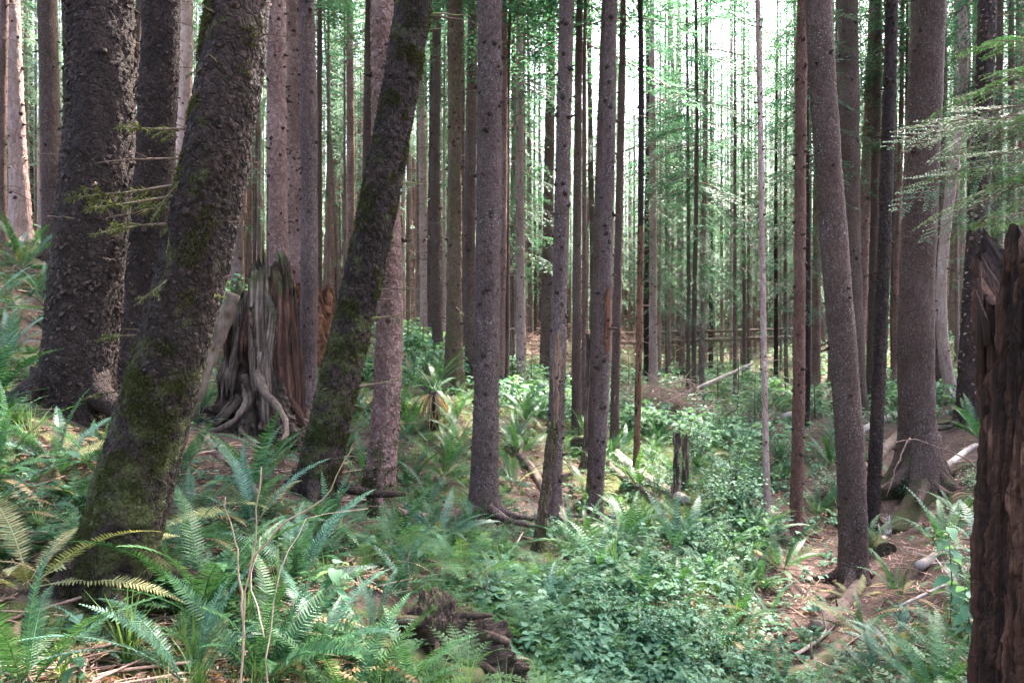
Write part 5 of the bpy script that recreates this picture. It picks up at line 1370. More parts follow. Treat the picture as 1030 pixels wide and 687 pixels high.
log('fallen_log', 'weathered log half sunk in duff behind the black-stained thin spruce', (905, 440), (866, 474), 0.10, 'log_brown', moss=0.2, seed=15)
log('fallen_log', 'grey log lying on duff uphill of the black-stained thin spruce', (908, 416), (846, 452), 0.09, 'log_pale', moss=0.1, seed=16)
log('fallen_log', 'mossy log along the bottom of the picture by the root mass', (440, 690), (520, 676), 0.07, 'log_brown', moss=0.9, seed=17)
log('fallen_log', 'pale pole lying low beyond the orange split spruce', (575, 408), (642, 398), 0.07, 'log_pale', moss=0, seed=18)
log('fallen_log', 'second pale pole lying low beyond the orange split spruce', (570, 418), (644, 410), 0.06, 'log_pale', moss=0, seed=19)
log('fallen_log', 'rotting log crumbling down the bank under the curving brown spruce', (822, 640), (868, 582), 0.09, 'log_brown', moss=0.15, seed=20)
log('fallen_log', 'bare root log on the mossy mound before the hollow stump', (205, 440), (262, 505), 0.05, 'log_brown', moss=0.4, seed=21)
log('fallen_log', 'fallen mossy log on the slope behind the flaky pegged spruce', (398, 362), (440, 395), 0.16, 'log_brown', moss=0.6, seed=22)
log('fallen_log', 'log propped across the gully floor behind the twin broken posts', (640, 437), (720, 432), 0.10, 'log_brown', moss=0.5, seed=23)
log('dead_stick', 'bent dead stick arching over ferns below the bleached broken log', (905, 625), (938, 572), 0.016, 'log_pale', 'stick', moss=0, seed=24, lift=6, bend=0.5)
log('dead_stick', 'straight stick on the bare bank below the curving brown spruce', (800, 668), (880, 575), 0.018, 'log_pale', 'stick', moss=0, seed=25, lift=3)
log('dead_stick', 'pale stick lying on duff beside the mossy sawn-looking log', (884, 548), (900, 520), 0.04, 'log_pale', 'stick', moss=0, seed=26)
log('dead_stick', 'light stick on the slope under the scarred spruce', (508, 560), (566, 600), 0.022, 'log_pale', 'stick', moss=0, seed=27)

def snag(label, base, top, r, seed, mat='wood_grey', Y=None, chunks=0.02, r2=None):
    b = at(*base) if Y is None else at_depth(base[0], Y)
    p = pix(top[0], top[1], b[1]); h = p[2] - b[2]
    root = tag(empty('broken_snag', b), label, 'snag')
    obj('trunk', stump_mesh(h * 1.05, r * 1.3, r2 or r * 0.8, seed, M[mat], seg=40, rows=70, roots=4, root_amp=0.2, jag=0.15, jag_f=2.0, fib=0.06, flare_h=0.12, lean=((p[0] - b[0]) / h, 0), chunks=chunks, moss=0.3), root)
    return root, b
_, b_ = snag('taller of two thin broken posts standing in the leafy gully', (680, 501), (681, 435), 0.055, 61)
LAND.append(('twin broken posts', b_[0], b_[1], 685))
snag('shorter of two thin broken posts standing in the leafy gully', (689, 490), (690, 437), 0.048, 62)
_, b_ = snag('mossy snapped snag leaning against the foot of the scarred spruce', (541, 556), (557, 424), 0.062, 63, 'bark_mossy')
LAND.append(('leaning snapped snag', b_[0], b_[1], 541))
snag('thin rotten snag standing between the brown trunk and orange split spruce', (588, 470), (593, 334), 0.05, 64)
snag('pale stub sticking up in duff behind the curving brown spruce', (893, 540), (895, 516), 0.035, 65, 'log_pale')

def brush_pile(label, centre, size, n, seed, mat):
    rg = np.random.default_rng(seed); m_ = MB()
    for _ in range(n):
        p = np.clip(rg.normal(0, 0.42, 3), -1, 1) * np.array(size) + (0, 0, size[2] * 0.45); p[2] = abs(p[2])
        d = rg.normal(0, 1, 3) * (1.2, 1.0, 0.6); d /= np.linalg.norm(d); L = rg.uniform(0.2, 0.9)
        m_.tube([p - d * L / 2, p + rg.normal(0, 0.04, 3), p + d * L / 2 + (0, 0, -0.08)], [0.006, 0.009, 0.003], 3, rg.random(), cap=False)
    o = obj('brush_pile', m_.mesh('brush_pile', M[mat]), None, centre)
    return tag(o, label, 'brush pile')
c = at(668, 424); brush_pile('heap of bleached dead branches under the thin slanting log', c, (1.1, 1.0, 0.75), 800, 3, 'pale_twig')
c = at(612, 372); brush_pile('wide pinkish thicket of dead twigs below the far poles', c, (3.4, 2.5, 1.3), 1300, 4, 'pale_twig')
c = at(548, 374); brush_pile('pinkish dead twigs heaped behind the scarred spruce', c, (1.8, 1.5, 1.0), 600, 5, 'pale_twig')

c = at_depth(715, 33); c[2] = EYE - 0.6; brush_pile('grey tangle of dead branches caught on the level poles', c, (3.2, 1.2, 0.8), 420, 6, 'twig')

def twig_shrub(label, stems, Y, mat='shoot', r=0.0042, seed=0):
    """bare upright shoots: each stem a list of pixels at a depth"""
    b = at_depth(stems[0][0][0], Y)
    root = tag(empty('bare_shoot', b), label, 'dead shrub')
    rg = np.random.default_rng(seed)
    for s in stems:
        P = np.array([pix(x, y, Y + 0.1 * k * ((seed % 2) * 2 - 1)) for k, (x, y) in enumerate(s)]) - b
        t = np.linspace(0, 1, 12); tt = np.linspace(0, 1, len(P))
        C = np.stack([np.interp(t, tt, P[:, j]) for j in range(3)], 1) + rg.normal(0, 0.004, (12, 3))
        m_ = MB(); m_.tube(C, r * (1.1 - 0.75 * t), 6, 0.6)
        obj('stem', m_.mesh('stem', M[mat]), root)
twig_shrub('tall forked bare shoot in front of the teal ferns', [[(243, 720), (246, 600), (258, 540), (262, 470)], [(246, 640), (240, 560), (226, 500)], [(250, 570), (285, 525), (330, 500), (352, 450)]], 3.0, seed=2)
twig_shrub('second bare shoot bending over beside the tall forked one', [[(272, 725), (268, 640), (285, 560), (310, 520), (370, 512)], [(268, 640), (252, 590), (262, 540)]], 3.1, seed=3, r=0.0034)
twig_shrub('thin arching dead cane beside the red rotten stump', [[(1060, 560), (1010, 490), (960, 455), (915, 440), (893, 446)], [(915, 440), (900, 470), (893, 500)]], 4.4, 'twig', 0.005, 4)
twig_shrub('fine dead stems standing in the lacy ferns above the root mass', [[(412, 600), (411, 560), (413, 548)], [(490, 600), (491, 575), (492, 565)]], 4.9, 'twig', 0.004, 5)
# ------------------------------------------------------------------ ferns
FROND = {}
def frond_set(key, kind_, mats, specs):
    FROND[key] = [frond(kind_, *s).mesh('frond', M[mats]) for s in specs]
    return FROND[key]
SW = [(0.95, 44, 0.082, 1.30, 0.75, 1, 0.1), (1.0, 46, 0.085, 1.15, 0.95, 2, -0.15), (0.9, 42, 0.080, 0.95, 0.95, 3, 0.2), (0.85, 40, 0.078, 0.75, 0.9, 4, -0.1), (1.0, 46, 0.084, 1.40, 1.15, 5, 0.25), (0.8, 40, 0.075, 0.55, 0.8, 6, 0.1)]
SW = [(a, b, c, d, e, f, g) for a, b, c, d, e, f, g in SW]
frond_set('sword', 'sword', 'fern', SW)
frond_set('teal', 'sword', 'fern_teal', [(L, p, w * 1.05, t, b, s + 20, tw) for L, p, w, t, b, s, tw in SW])
LC = [(0.8, 20, 0.17, 1.15, 1.05, 31, 0.1), (0.75, 18, 0.16, 0.85, 1.0, 32, -0.15), (0.85, 20, 0.18, 0.65, 0.9, 33, 0.1), (0.7, 18, 0.15, 1.3, 1.35, 34, 0.2)]
frond_set('lacy', 'lacy', 'fern_light', LC)
frond_set('pale', 'sword', 'fern_pale', [(1.0, 46, 0.10, 0.85, 0.9, 41, 0.1), (0.9, 44, 0.095, 0.55, 0.8, 42, -0.1)])
frond_set('dead', 'sword', 'fern_dead', [(0.8, 34, 0.05, 0.2, 1.6, 51, 0.3), (0.7, 30, 0.05, -0.1, 1.3, 52, -0.3), (0.75, 32, 0.045, -0.6, 0.8, 53, 0.2)])

def merged_fern(key, n, seed, lean=0.0, dead=0):
    """a whole fern as one mesh, for those too far off to show their fronds"""
    rg = np.random.default_rng(seed); mb = MB()
    src = {'sword': ('sword', SW), 'teal': ('sword', SW), 'lacy': ('lacy', LC)}[key]
    arrs = [frond(src[0], s[0], max(14, int(s[1] * 0.5)) if src[0] == 'sword' else 14, *s[2:]).arrays() for s in src[1]]
    for i in range(n):
        a = 2 * math.pi * (i + rg.uniform(-.4, .4)) / n
        mb.add_many(arrs[rg.integers(len(arrs))], [rot_z(a) @ rot_y(rg.uniform(-0.15, 0.3)) * rg.uniform(0.65, 1.1)], [np.array([0.02 * math.cos(a), 0.02 * math.sin(a), 0])], [rg.random()], 0.3)
    mt = [M[{'sword': 'fern', 'teal': 'fern_teal', 'lacy': 'fern_light'}[key]]]
    return mb.mesh('sword_fern', mt)

def big_fern(label, px, py, L, key, n, seed, Y=None, arc=(0, 360), tilt=0.0, dead=0, group=None):
    b = at(px, py) if Y is None else at_depth(px, Y)
    root = tag(empty('sword_fern' if key != 'lacy' else 'lacy_fern', b), label, 'fern', group)
    rg = np.random.default_rng(seed)
    for i in range(n):
        a = math.radians(arc[0] + (arc[1] - arc[0]) * (i + 0.5 + rg.uniform(-.35, .35)) / n)
        s = L * rg.uniform(0.75, 1.15)
        ky = 'pale' if key in ('sword', 'teal') and rg.random() < 0.07 else key
        me = FROND[ky][rg.integers(len(FROND[ky]))]
        obj('frond', me, root, (0.03 * math.cos(a), 0.03 * math.sin(a), rg.uniform(-0.03, 0.03)), (rg.normal(0, 0.28), tilt + rg.normal(0.05, 0.2), a), s)
    for i in range(dead):
        a = rg.uniform(0, 6.28)
        obj('dead_frond', FROND['dead'][rg.integers(3)], root, (0, 0, 0.02), (rg.uniform(-0.3, 0.3), rg.uniform(0, 0.4), a), L * rg.uniform(0.7, 1.0))['label'] = 'withered brown frond'
    return root

FERNS = [
    ('largest dark sword fern, fanning up beside the mossy leaning spruce foot', 205, 618, 0.98, 'sword', 15, (0, 360), 1),
    ('wide blue-green sword fern behind the tall forked bare shoot', 296, 592, 0.92, 'teal', 15, (0, 360), 1),
    ('blue-green fern below the mound in front of the hollow stump', 255, 530, 0.72, 'teal', 12, (0, 360), 0),
    ('short blue-green fern tucked against the uphill side of leaning spruce', 196, 520, 0.62, 'teal', 10, (0, 360), 0),
    ('bright upright fern in the gap between leaning spruce and hollow stump', 183, 470, 0.55, 'sword', 9, (0, 360), 0),
    ('bright yellow-green fern with long fronds at bottom corner of the bank', 22, 700, 0.85, 'sword', 11, (0, 360), 0),
    ('yellowing fern with long fronds sloping across the mossy spruce foot', 28, 590, 0.95, 'pale', 8, (0, 360), 2),
    ('blue-green fern drooping over the bank below the broad dark spruce', 55, 470, 0.62, 'teal', 10, (0, 360), 1),
    ('dark fern in front of the broad dark spruce', 100, 475, 0.62, 'sword', 10, (0, 360), 2),
    ('shaggy fern with one wide frond pointing at the broad dark spruce', 5, 365, 0.75, 'teal', 12, (0, 360), 2),
    ('light fern at the foot of the pale flared spruce', 22, 270, 0.95, 'sword', 14, (0, 360), 0),
    ('fern uphill of the broad dark spruce under the smooth pink-brown one', 45, 305, 0.8, 'teal', 13, (0, 360), 0),
    ('fern at the picture edge below the pale flared spruce', -12, 315, 0.8, 'sword', 12, (0, 360), 0),
    ('fern with dead skirt halfway down the bank at picture edge', -5, 480, 0.75, 'sword', 12, (0, 360), 4),
    ('bright pointed fern at the bottom beside the dark root mass', 352, 722, 0.72, 'sword', 10, (0, 360), 0),
    ('deep green sword fern at the bottom under the bare shoots', 262, 690, 0.85, 'sword', 14, (0, 360), 2),
    ('deep green fern beside the bottom bare shoots, partly dead', 318, 668, 0.72, 'teal', 12, (0, 360), 3),
    ('dull fern in deep shade beside the bottom bare shoots', 190, 690, 0.72, 'teal', 11, (0, 360), 3),
    ('drooping strap-like fern against the dark root mass', 376, 640, 0.5, 'teal', 8, (0, 360), 2),
    ('pale lacy fern in front of the flaky pegged spruce', 425, 575, 0.8, 'lacy', 8, (0, 360), 0),
    ('lacy fern spreading over the top of the dark root mass', 468, 595, 0.85, 'lacy', 9, (0, 360), 0),
    ('lacy fern between the dark root mass and flaky pegged spruce', 395, 560, 0.72, 'lacy', 8, (0, 360), 0),
    ('lacy fern below the tall knobby grey spruce', 498, 560, 0.85, 'lacy', 8, (0, 360), 0),
    ('lacy fern on the slope beneath the leaning snapped snag', 548, 600, 0.8, 'lacy', 8, (0, 360), 0),
    ('light lacy fern at the bottom edge of the gully', 530, 650, 0.75, 'lacy', 8, (0, 360), 0),
    ('tall blue-green fern standing before the flaky pegged spruce', 440, 545, 0.65, 'teal', 9, (0, 360), 0),
    ('grassy fern growing on the slope above the flaky spruce foot', 412, 488, 0.62, 'sword', 12, (0, 360), 0),
    ('fern on the slope between flaky and tall knobby spruces', 446, 480, 0.75, 'sword', 12, (0, 360), 1),
    ('tufted fern uphill of the flaky pegged spruce', 410, 440, 0.7, 'sword', 12, (0, 360), 0),
    ('fern hanging down beside the uphill edge of the knobby grey spruce', 462, 445, 0.8, 'sword', 12, (0, 360), 0),
    ('dark fern on the slope between knobby grey and scarred spruces', 522, 460, 0.75, 'sword', 12, (0, 360), 1),
    ('fern at the foot of the slim log below the knobby grey spruce', 516, 490, 0.7, 'teal', 10, (0, 360), 1),
    ('dark fern overhanging bare soil uphill of the scarred spruce', 528, 420, 0.8, 'teal', 12, (0, 360), 0),
    ('brownish tuft fern at the foot of the scarred spruce', 575, 558, 0.6, 'sword', 13, (0, 360), 5),
    ('fern behind the scarred spruce with arching fronds', 588, 500, 0.7, 'sword', 11, (0, 360), 0),
    ('light fern beside the foot of the orange split spruce', 622, 535, 0.7, 'sword', 12, (0, 360), 0),
    ('pale arching fern above the rotten hollow in the gully middle', 690, 530, 0.72, 'lacy', 9, (0, 360), 2),
    ('bright fern on the gully floor near the thin white tree', 758, 545, 0.75, 'sword', 12, (0, 360), 0),
    ('bright fern in front of the reddish slim tree', 786, 575, 0.75, 'sword', 12, (0, 360), 0),
    ('tall bright fern between reddish slim tree and curving brown spruce', 822, 520, 0.85, 'sword', 12, (0, 360), 0),
    ('fern on the bank above the reddish slim tree', 835, 470, 0.85, 'sword', 12, (0, 360), 0),
    ('bright fern spilling down the gully side below the reddish slim tree', 760, 590, 0.7, 'sword', 12, (0, 360), 0),
    ('fern on the bare bank below the black-stained thin spruce', 905, 600, 0.62, 'sword', 10, (0, 360), 1),
    ('low fern with flat fronds over the mossy log end', 868, 640, 0.8, 'sword', 12, (0, 360), 1),
    ('drab fern on the bank crest above the mossy log end', 860, 605, 0.6, 'pale', 7, (0, 360), 2),
    ('dark upright sword fern at the bottom beside the red rotten stump', 945, 712, 0.7, 'sword', 11, (0, 360), 0),
    ('blue-green fern leaning on the side of the red rotten stump', 968, 640, 0.62, 'teal', 9, (0, 360), 0),
    ('fern in deep shade between the mossy log end and rotten stump', 905, 668, 0.62, 'teal', 11, (0, 360), 2),
    ('small fern at the very bottom of the bank under the stick', 880, 690, 0.5, 'teal', 10, (0, 360), 0),
    ('light fern on the bank behind the big buttress-rooted spruce', 985, 442, 0.85, 'sword', 11, (0, 360), 0),
    ('fern beside the flaky dark spruce foot', 1000, 470, 0.7, 'sword', 10, (0, 360), 0),
    ('light fern on the far side of the gully under the hemlocks', 742, 462, 0.85, 'sword', 12, (0, 360), 0),
    ('wispy fern on the bare bank under the curving brown spruce', 815, 655, 0.5, 'lacy', 7, (0, 360), 1),
]
fern_xy = []
for i, (lab, px, py, L, key, n, arc, dead) in enumerate(FERNS):
    dead = dead + (2 if px < 420 and key != 'lacy' else 0); L = L * (0.86 if py > 580 else 1.0)
    r = big_fern(lab, px, py, L, key, int(n * (1.3 if key != 'lacy' else 1)), 1000 + i, arc=arc, dead=dead)
    fern_xy.append((r.location.x, r.location.y))
# the fern with a skirt of brown dead fronds
b = at(436, 430)
root = tag(empty('sword_fern', b), 'sword fern crowning a drooping skirt of brown dead fronds', 'fern')
rg = np.random.default_rng(8)
m_ = MB(); m_.tube([(0, 0, -0.1), (0, 0, 0.3), (0, 0, 0.55)], [0.10, 0.09, 0.07], 12, 0.3, rough=0.3); obj('stock', m_.mesh('stock', M['wood_dark']), root)
for i in range(44):
    a = rg.uniform(0, 6.28)
    obj('dead_frond', FROND['dead'][2 if i % 3 else 1], root, (0.06 * math.cos(a), 0.06 * math.sin(a), 0.52), (rg.uniform(-.5, .5), rg.uniform(0.0, 0.5), a), rg.uniform(0.6, 0.95))
for i in range(13):
    obj('frond', FROND['sword'][i % 6], root, (0, 0, 0.55), (rg.uniform(-.3, .3), rg.uniform(-0.1, 0.35), i * 0.5 + rg.uniform(-.2, .2)), rg.uniform(0.7, 1.0))

FERN_MESH = [merged_fern('sword', 13, 60 + k) for k in range(4)] + [merged_fern('teal', 12, 70 + k) for k in range(3)] + [merged_fern('lacy', 9, 80 + k) for k in range(2)]
pending = []       # (root, look, x, y): labels are given when all stand
rg = np.random.default_rng(123)
tries = 0
while len(pending) < 205 and tries < 5000:
    tries += 1
    py = 700 - 330 * rg.random() ** 0.8; px = rg.uniform(-60, 1060)
    p = at(px, py)
    if p[1] > 26 or p[1] < 3.2:
        continue
    if any((p[0] - a) ** 2 + (p[1] - c) ** 2 < (0.34 + 0.022 * p[1]) ** 2 for a, c in fern_xy):
        continue
    if any((p[0] - l[1]) ** 2 + (p[1] - l[2]) ** 2 < 0.3 for l in LAND):
        continue
    gr = float(greenness([p[0]], [p[1]])[0])
    if rg.random() > gr * 1.2 + 0.08:
        continue
    if 560 < px < 780 and py > 560 and rg.random() < 0.7:
        continue
    fern_xy.append((p[0], p[1]))
    k = rg.choice([0, 1, 2, 3, 4, 5, 6, 7, 8], p=np.array([3, 3, 3, 3, 1.6, 1.6, 1.6, 1.2, 1.2]) / 19.2)
    s = rg.uniform(0.42, 0.85) * (1.0 if p[1] > 6 else 0.8)
    o = obj('lacy_fern' if k > 6 else 'sword_fern', FERN_MESH[k], None, p, (rg.uniform(-.12, .12), rg.uniform(-.12, .12), rg.uniform(0, 6.28)), s)
    look = ('lacy fern' if k > 6 else 'blue-green fern' if k > 3 else 'dark green fern')
    pending.append((o, ('small ' if s < 0.58 else 'broad ' if s > 0.72 else '') + look, p[0], p[1], 'fern', 'ferns on the forest floor'))

# ------------------------------------------------------------------ leafy plants and shrubs
def herb_mb(n, h, L, w, seed, fan=1.0, per=3):
    rg = np.random.default_rng(seed); mb = MB()
    for i in range(n):
        a = rg.uniform(0, 6.28); el = rg.uniform(0.5, 1.3); hh = h * rg.uniform(0.5, 1.1)
        top = np.array([math.cos(a) * math.cos(el), math.sin(a) * math.cos(el), math.sin(el)]) * hh
        mb.tube([(0, 0, 0), top * 0.55 + (0, 0, 0.05 * hh), top], [0.003, 0.0025, 0.0015], 3, 0.3, cap=False)
        for j in range(per):
            b = a + (j - (per - 1) / 2) * 1.15 + rg.uniform(-.25, .25)
            V, Q = leaf_arr(L * rg.uniform(0.7, 1.15), w * rg.uniform(0.8, 1.15), 4, 0.22, rg.uniform(0.1, 0.4))
            Mx = rot_z(b) @ rot_y(rg.uniform(-0.35, 0.35)) @ rot_x(rg.uniform(-.4, .4))
            mb.add(V @ Mx.T + top, Q, None, np.clip(rg.normal(0.5, 0.2), 0, 1))
    return mb
HERB = [herb_mb(7, 0.22, 0.085, 0.030, 1), herb_mb(6, 0.17, 0.07, 0.027, 2), herb_mb(9, 0.28, 0.075, 0.026, 3), herb_mb(5, 0.13, 0.06, 0.025, 4, per=1), herb_mb(8, 0.34, 0.11, 0.034, 5, per=3)]

def grass_mb(n, h, seed, w=0.004):
    rg = np.random.default_rng(seed); mb = MB()
    for i in range(n):
        a = rg.uniform(0, 6.28); b = rg.uniform(0.05, 0.75); hh = h * rg.uniform(0.5, 1.15)
        s = np.linspace(0, 1, 5)
        r = 0.025 * rg.random() + hh * np.sin(b) * s ** 1.6; z = hh * (s - 0.35 * b * s * s)
        ww = w * (1 - s) ** 0.6 + 0.0004
        c, d = math.cos(a), math.sin(a)
        A = np.stack([c * r - d * ww, d * r + c * ww, z], 1); B = np.stack([c * r + d * ww, d * r - c * ww, z], 1)
        i_ = np.arange(4)
        mb.add(np.vstack([A, B]), np.stack([i_, i_ + 1, i_ + 6, i_ + 5], 1), None, np.clip(rg.normal(0.5, 0.2), 0, 1))
    return mb
GRASS = [grass_mb(26, 0.32, 1), grass_mb(20, 0.24, 2), grass_mb(30, 0.4, 3)]
SMALLFERN = []
for sd in range(3):
    r_ = np.random.default_rng(sd); m_ = MB()
    for i in range(6):
        a = i * 1.05 + r_.uniform(-.3, .3)
        f = frond('sword' if sd else 'lacy', 0.36, 13 if sd else 9, 0.12 if sd else 0.17, r_.uniform(0.6, 1.2), 1.1, sd * 9 + i).arrays()
        m_.add_many(f, [rot_z(a) * r_.uniform(.7, 1.1)], [np.zeros(3)], [r_.random()], 0.3)
    SMALLFERN.append(m_)

BARE = [(rb_[0], rb_[1] - 0.25, 0.62), (sb[0], sb[1] - 0.5, 0.9)] + [(l[1], l[2] - 0.2, 0.32) for l in LAND]
def clear(x, y):
    ok = np.ones(len(x), bool)
    for a, b, r in BARE:
        ok &= (x - a) ** 2 + (y - b) ** 2 > r * r
    return ok

def scatter(n, ymax, seed, dens, ymin=2.6):
    """ground points, closer together near by"""
    rg = np.random.default_rng(seed); out = []
    while sum(len(o) for o in out) < n:
        Y = ymin * (ymax / ymin) ** rg.random(4000)
        px = rg.uniform(-80, 1110, 4000); x = (px - 515) / FPX * Y
        keep = (rg.random(4000) < dens(x, Y, px)) & clear(x, Y)
        out.append(np.stack([x[keep], Y[keep]], 1))
    P = np.concatenate(out)[:n]
    return np.concatenate([P, ground(P[:, 0], P[:, 1])[:, None]], 1)

def cover(name, label, protos, mat, n, ymax, seed, dens, smin, smax, ymin=2.6, grow=0.0, mats=None, sink=0.01):
    P = scatter(n, ymax, seed, dens, ymin); rg = np.random.default_rng(seed + 1)
    pick = rg.integers(len(protos), size=n); mb = MB()
    for k, pr in enumerate(protos):
        s = P[pick == k]
        sc = (smin + (smax - smin) * rg.random(len(s)) ** 1.7) * (1 + grow * s[:, 1])
        A = [rot_z(a) @ rot_x(t) * q for a, t, q in zip(rg.uniform(0, 6.28, len(s)), rg.normal(0, 0.15, len(s)), sc)]
        if len(s):
            mb.add_many(pr.arrays(), A, s - (0, 0, sink), rg.random(len(s)), 0.6)
    o = kind(obj(name, mb.mesh(name, mats or [M[mat]])), 'stuff'); o['label'] = label
    return o
G = greenness
cen = lambda px, a, b: np.exp(-((px - a) / b) ** 2)
patch = lambda x, y, s: smooth01(fbm(np.stack([x, y, 0 * x], 1) * 1.1, 3, s), -0.12, 0.22) + 0.05
gully = lambda x, y, px: cen(px, 690 - 60 * np.clip((8 - y) / 3, -1, 1), 95 + 40 * np.clip((9 - y) / 4, 0, 1))
cover('leafy_ground_cover', 'soft green leafy plants carpeting the gully', HERB[:3], 'herb', 1300, 24, 1, lambda x, y, px: np.clip(patch(x, y, 31) * (0.2 + G(x, y)) * (0.05 + gully(x, y, px)), 0, 1), 0.35, 1.0, 4.6, 0.012)
cover('leafy_ground_cover', 'cool green leafy plants in the gully bottom', HERB[1:4], 'herb_cool', 1000, 22, 2, lambda x, y, px: np.clip(patch(x, y, 47) * (0.2 + G(x, y)) * (0.02 + gully(x, y, px)), 0, 1), 0.4, 0.85, 4.6, 0.012)
cover('grass_cover', 'thin grass and sedge among the ferns', GRASS, 'grass', 1000, 22, 3, lambda x, y, px: np.clip(G(x, y) * 0.6, 0, 1), 0.4, 0.85, 2.6, 0.012)
cover('low_fern_cover', 'little ferns filling the slopes', SMALLFERN[1:], 'fern', 1700, 30, 4, lambda x, y, px: np.clip(G(x, y) * (0.9 - 0.5 * cen(px, 690, 120)), 0, 1), 0.5, 1.1, 3.6, 0.02)
cover('low_fern_cover', 'little lacy ferns on the near slope', SMALLFERN[:1], 'fern_light', 1300, 16, 5, lambda x, y, px: np.clip(G(x, y) * (0.12 + cen(px, 480, 130) + 0.5 * cen(px, 660, 130)), 0, 1), 0.5, 1.1, 3.8, 0.0)
cover('far_undergrowth', 'leafy undergrowth deeper in the wood', [HERB[4], HERB[2]], 'shrub_leaf', 1900, 60, 6, lambda x, y, px: np.clip(0.05 + G(x, y), 0, 1), 0.9, 1.9, 14, 0.012)

DEADF = [frond('sword', 0.55, 22, 0.055, 0.25, 1.1, 90 + k, 0.4 * (k - 1)) for k in range(3)]
cover('withered_fern_cover', 'withered brown fern fronds lying among the living ones', DEADF, 'fern_dead', 420, 12, 12, lambda x, y, px: np.clip(0.2 + 0.8 * (px < 420) + 0.6 * (px > 820), 0, 1), 0.6, 1.2, 2.6, sink=-0.03)

# litter: twigs, needles, dead leaves, bits of bark
tw = []
for sd in range(4):
    r_ = np.random.default_rng(sd + 50); m_ = MB(); L = r_.uniform(0.12, 0.45)
    m_.tube([(-L / 2, 0, 0.006), (0, r_.normal(0, .02), 0.012), (L / 2, r_.normal(0, .03), 0.008)], [0.005, 0.005, 0.002], 4, r_.random(), cap=False); tw.append(m_)
lit = lambda x, y, px: np.clip(1.15 - G(x, y), 0.05, 1)
cover('forest_litter', 'pale fallen twigs strewn over the duff', tw, 'pale_twig', 1000, 18, 7, lit, 0.5, 1.6, 2.4, sink=0.0)
cover('forest_litter', 'dark fallen twigs strewn over the duff', tw, 'twig', 3600, 18, 8, lit, 0.5, 1.8, 2.4, sink=0.0)
lv = []
for sd in range(3):
    m_ = MB(); r_ = np.random.default_rng(sd)
    for _ in range(3):
        V, Q = leaf_arr(0.05, 0.016, 3, 0.3, 0.5); m_.add(V @ (rot_z(r_.uniform(0, 6)) @ rot_x(r_.uniform(-.7, .7))).T + r_.normal(0, 0.05, 3) * (1, 1, 0) + (0, 0, 0.012), Q, None, r_.random())
    lv.append(m_)
cover('forest_litter', 'withered leaves and fern scraps on the ground', lv, 'fern_dead', 2600, 14, 9, lambda x, y, px: lit(x, y, px) * (1 - 0.7 * (px > 760)), 0.5, 1.5, 2.4, sink=0.0)
nd = []
for sd in range(2):
    m_ = MB(); r_ = np.random.default_rng(sd + 7)
    for _ in range(5):
        a = r_.uniform(0, 6.28); p = r_.normal(0, 0.07, 3) * (1, 1, 0) + (0, 0, 0.012); d = np.array([math.cos(a), math.sin(a), r_.uniform(-.1, .4)]) * r_.uniform(0.03, 0.09); w = np.array([-d[1], d[0], 0]) * 0.06
        m_.add([p - w, p + w, p + d + w, p + d - w], [[0, 1, 2, 3]], None, r_.random())
    nd.append(m_)
cover('forest_litter', 'scattered needles and bark chips on bare ground', nd, 'pale_twig', 2600, 13, 10, lit, 0.6, 1.4, 2.4, sink=0.0)

# shrubs: many small leaves on thin branching stems
def shrub_mb(h, n, leaves, L, w, seed):
    rg = np.random.default_rng(seed); mb = MB()
    for i in range(n):
        a = rg.uniform(0, 6.28); t = np.linspace(0, 1, 7)
        out = h * rg.uniform(0.15, 0.6)
        P = np.stack([np.cos(a) * out * t ** 1.3, np.sin(a) * out * t ** 1.3, h * rg.uniform(0.6, 1.05) * t - 0.05], 1) + rg.normal(0, 0.012, (7, 3)) * t[:, None]
        mb.tube(P, 0.006 * (1.1 - 0.85 * t), 4, 0.2, mat=1, cap=False)
        for j in range(leaves):
            u = rg.uniform(0.3, 1.0); p = np.array([np.interp(u, t, P[:, k]) for k in range(3)]) + rg.normal(0, 0.055 * h / 0.7, 3)
            V, Q = leaf_arr(L * rg.uniform(0.6, 1.2), w * rg.uniform(0.7, 1.2), 3, 0.2, 0.2)
            mb.add(V @ (rot_z(rg.uniform(0, 6.28)) @ rot_y(rg.uniform(-.5, .5)) @ rot_x(rg.uniform(-.5, .5))).T + p, Q, None, np.clip(rg.normal(0.5, 0.22), 0, 1))
    return mb
SHRUB = [shrub_mb(0.8, 9, 34, 0.055, 0.020, 400 + k).mesh('leafy_shrub', [M['shrub_leaf' if k % 2 else 'herb_cool'], M['twig']]) for k in range(4)]
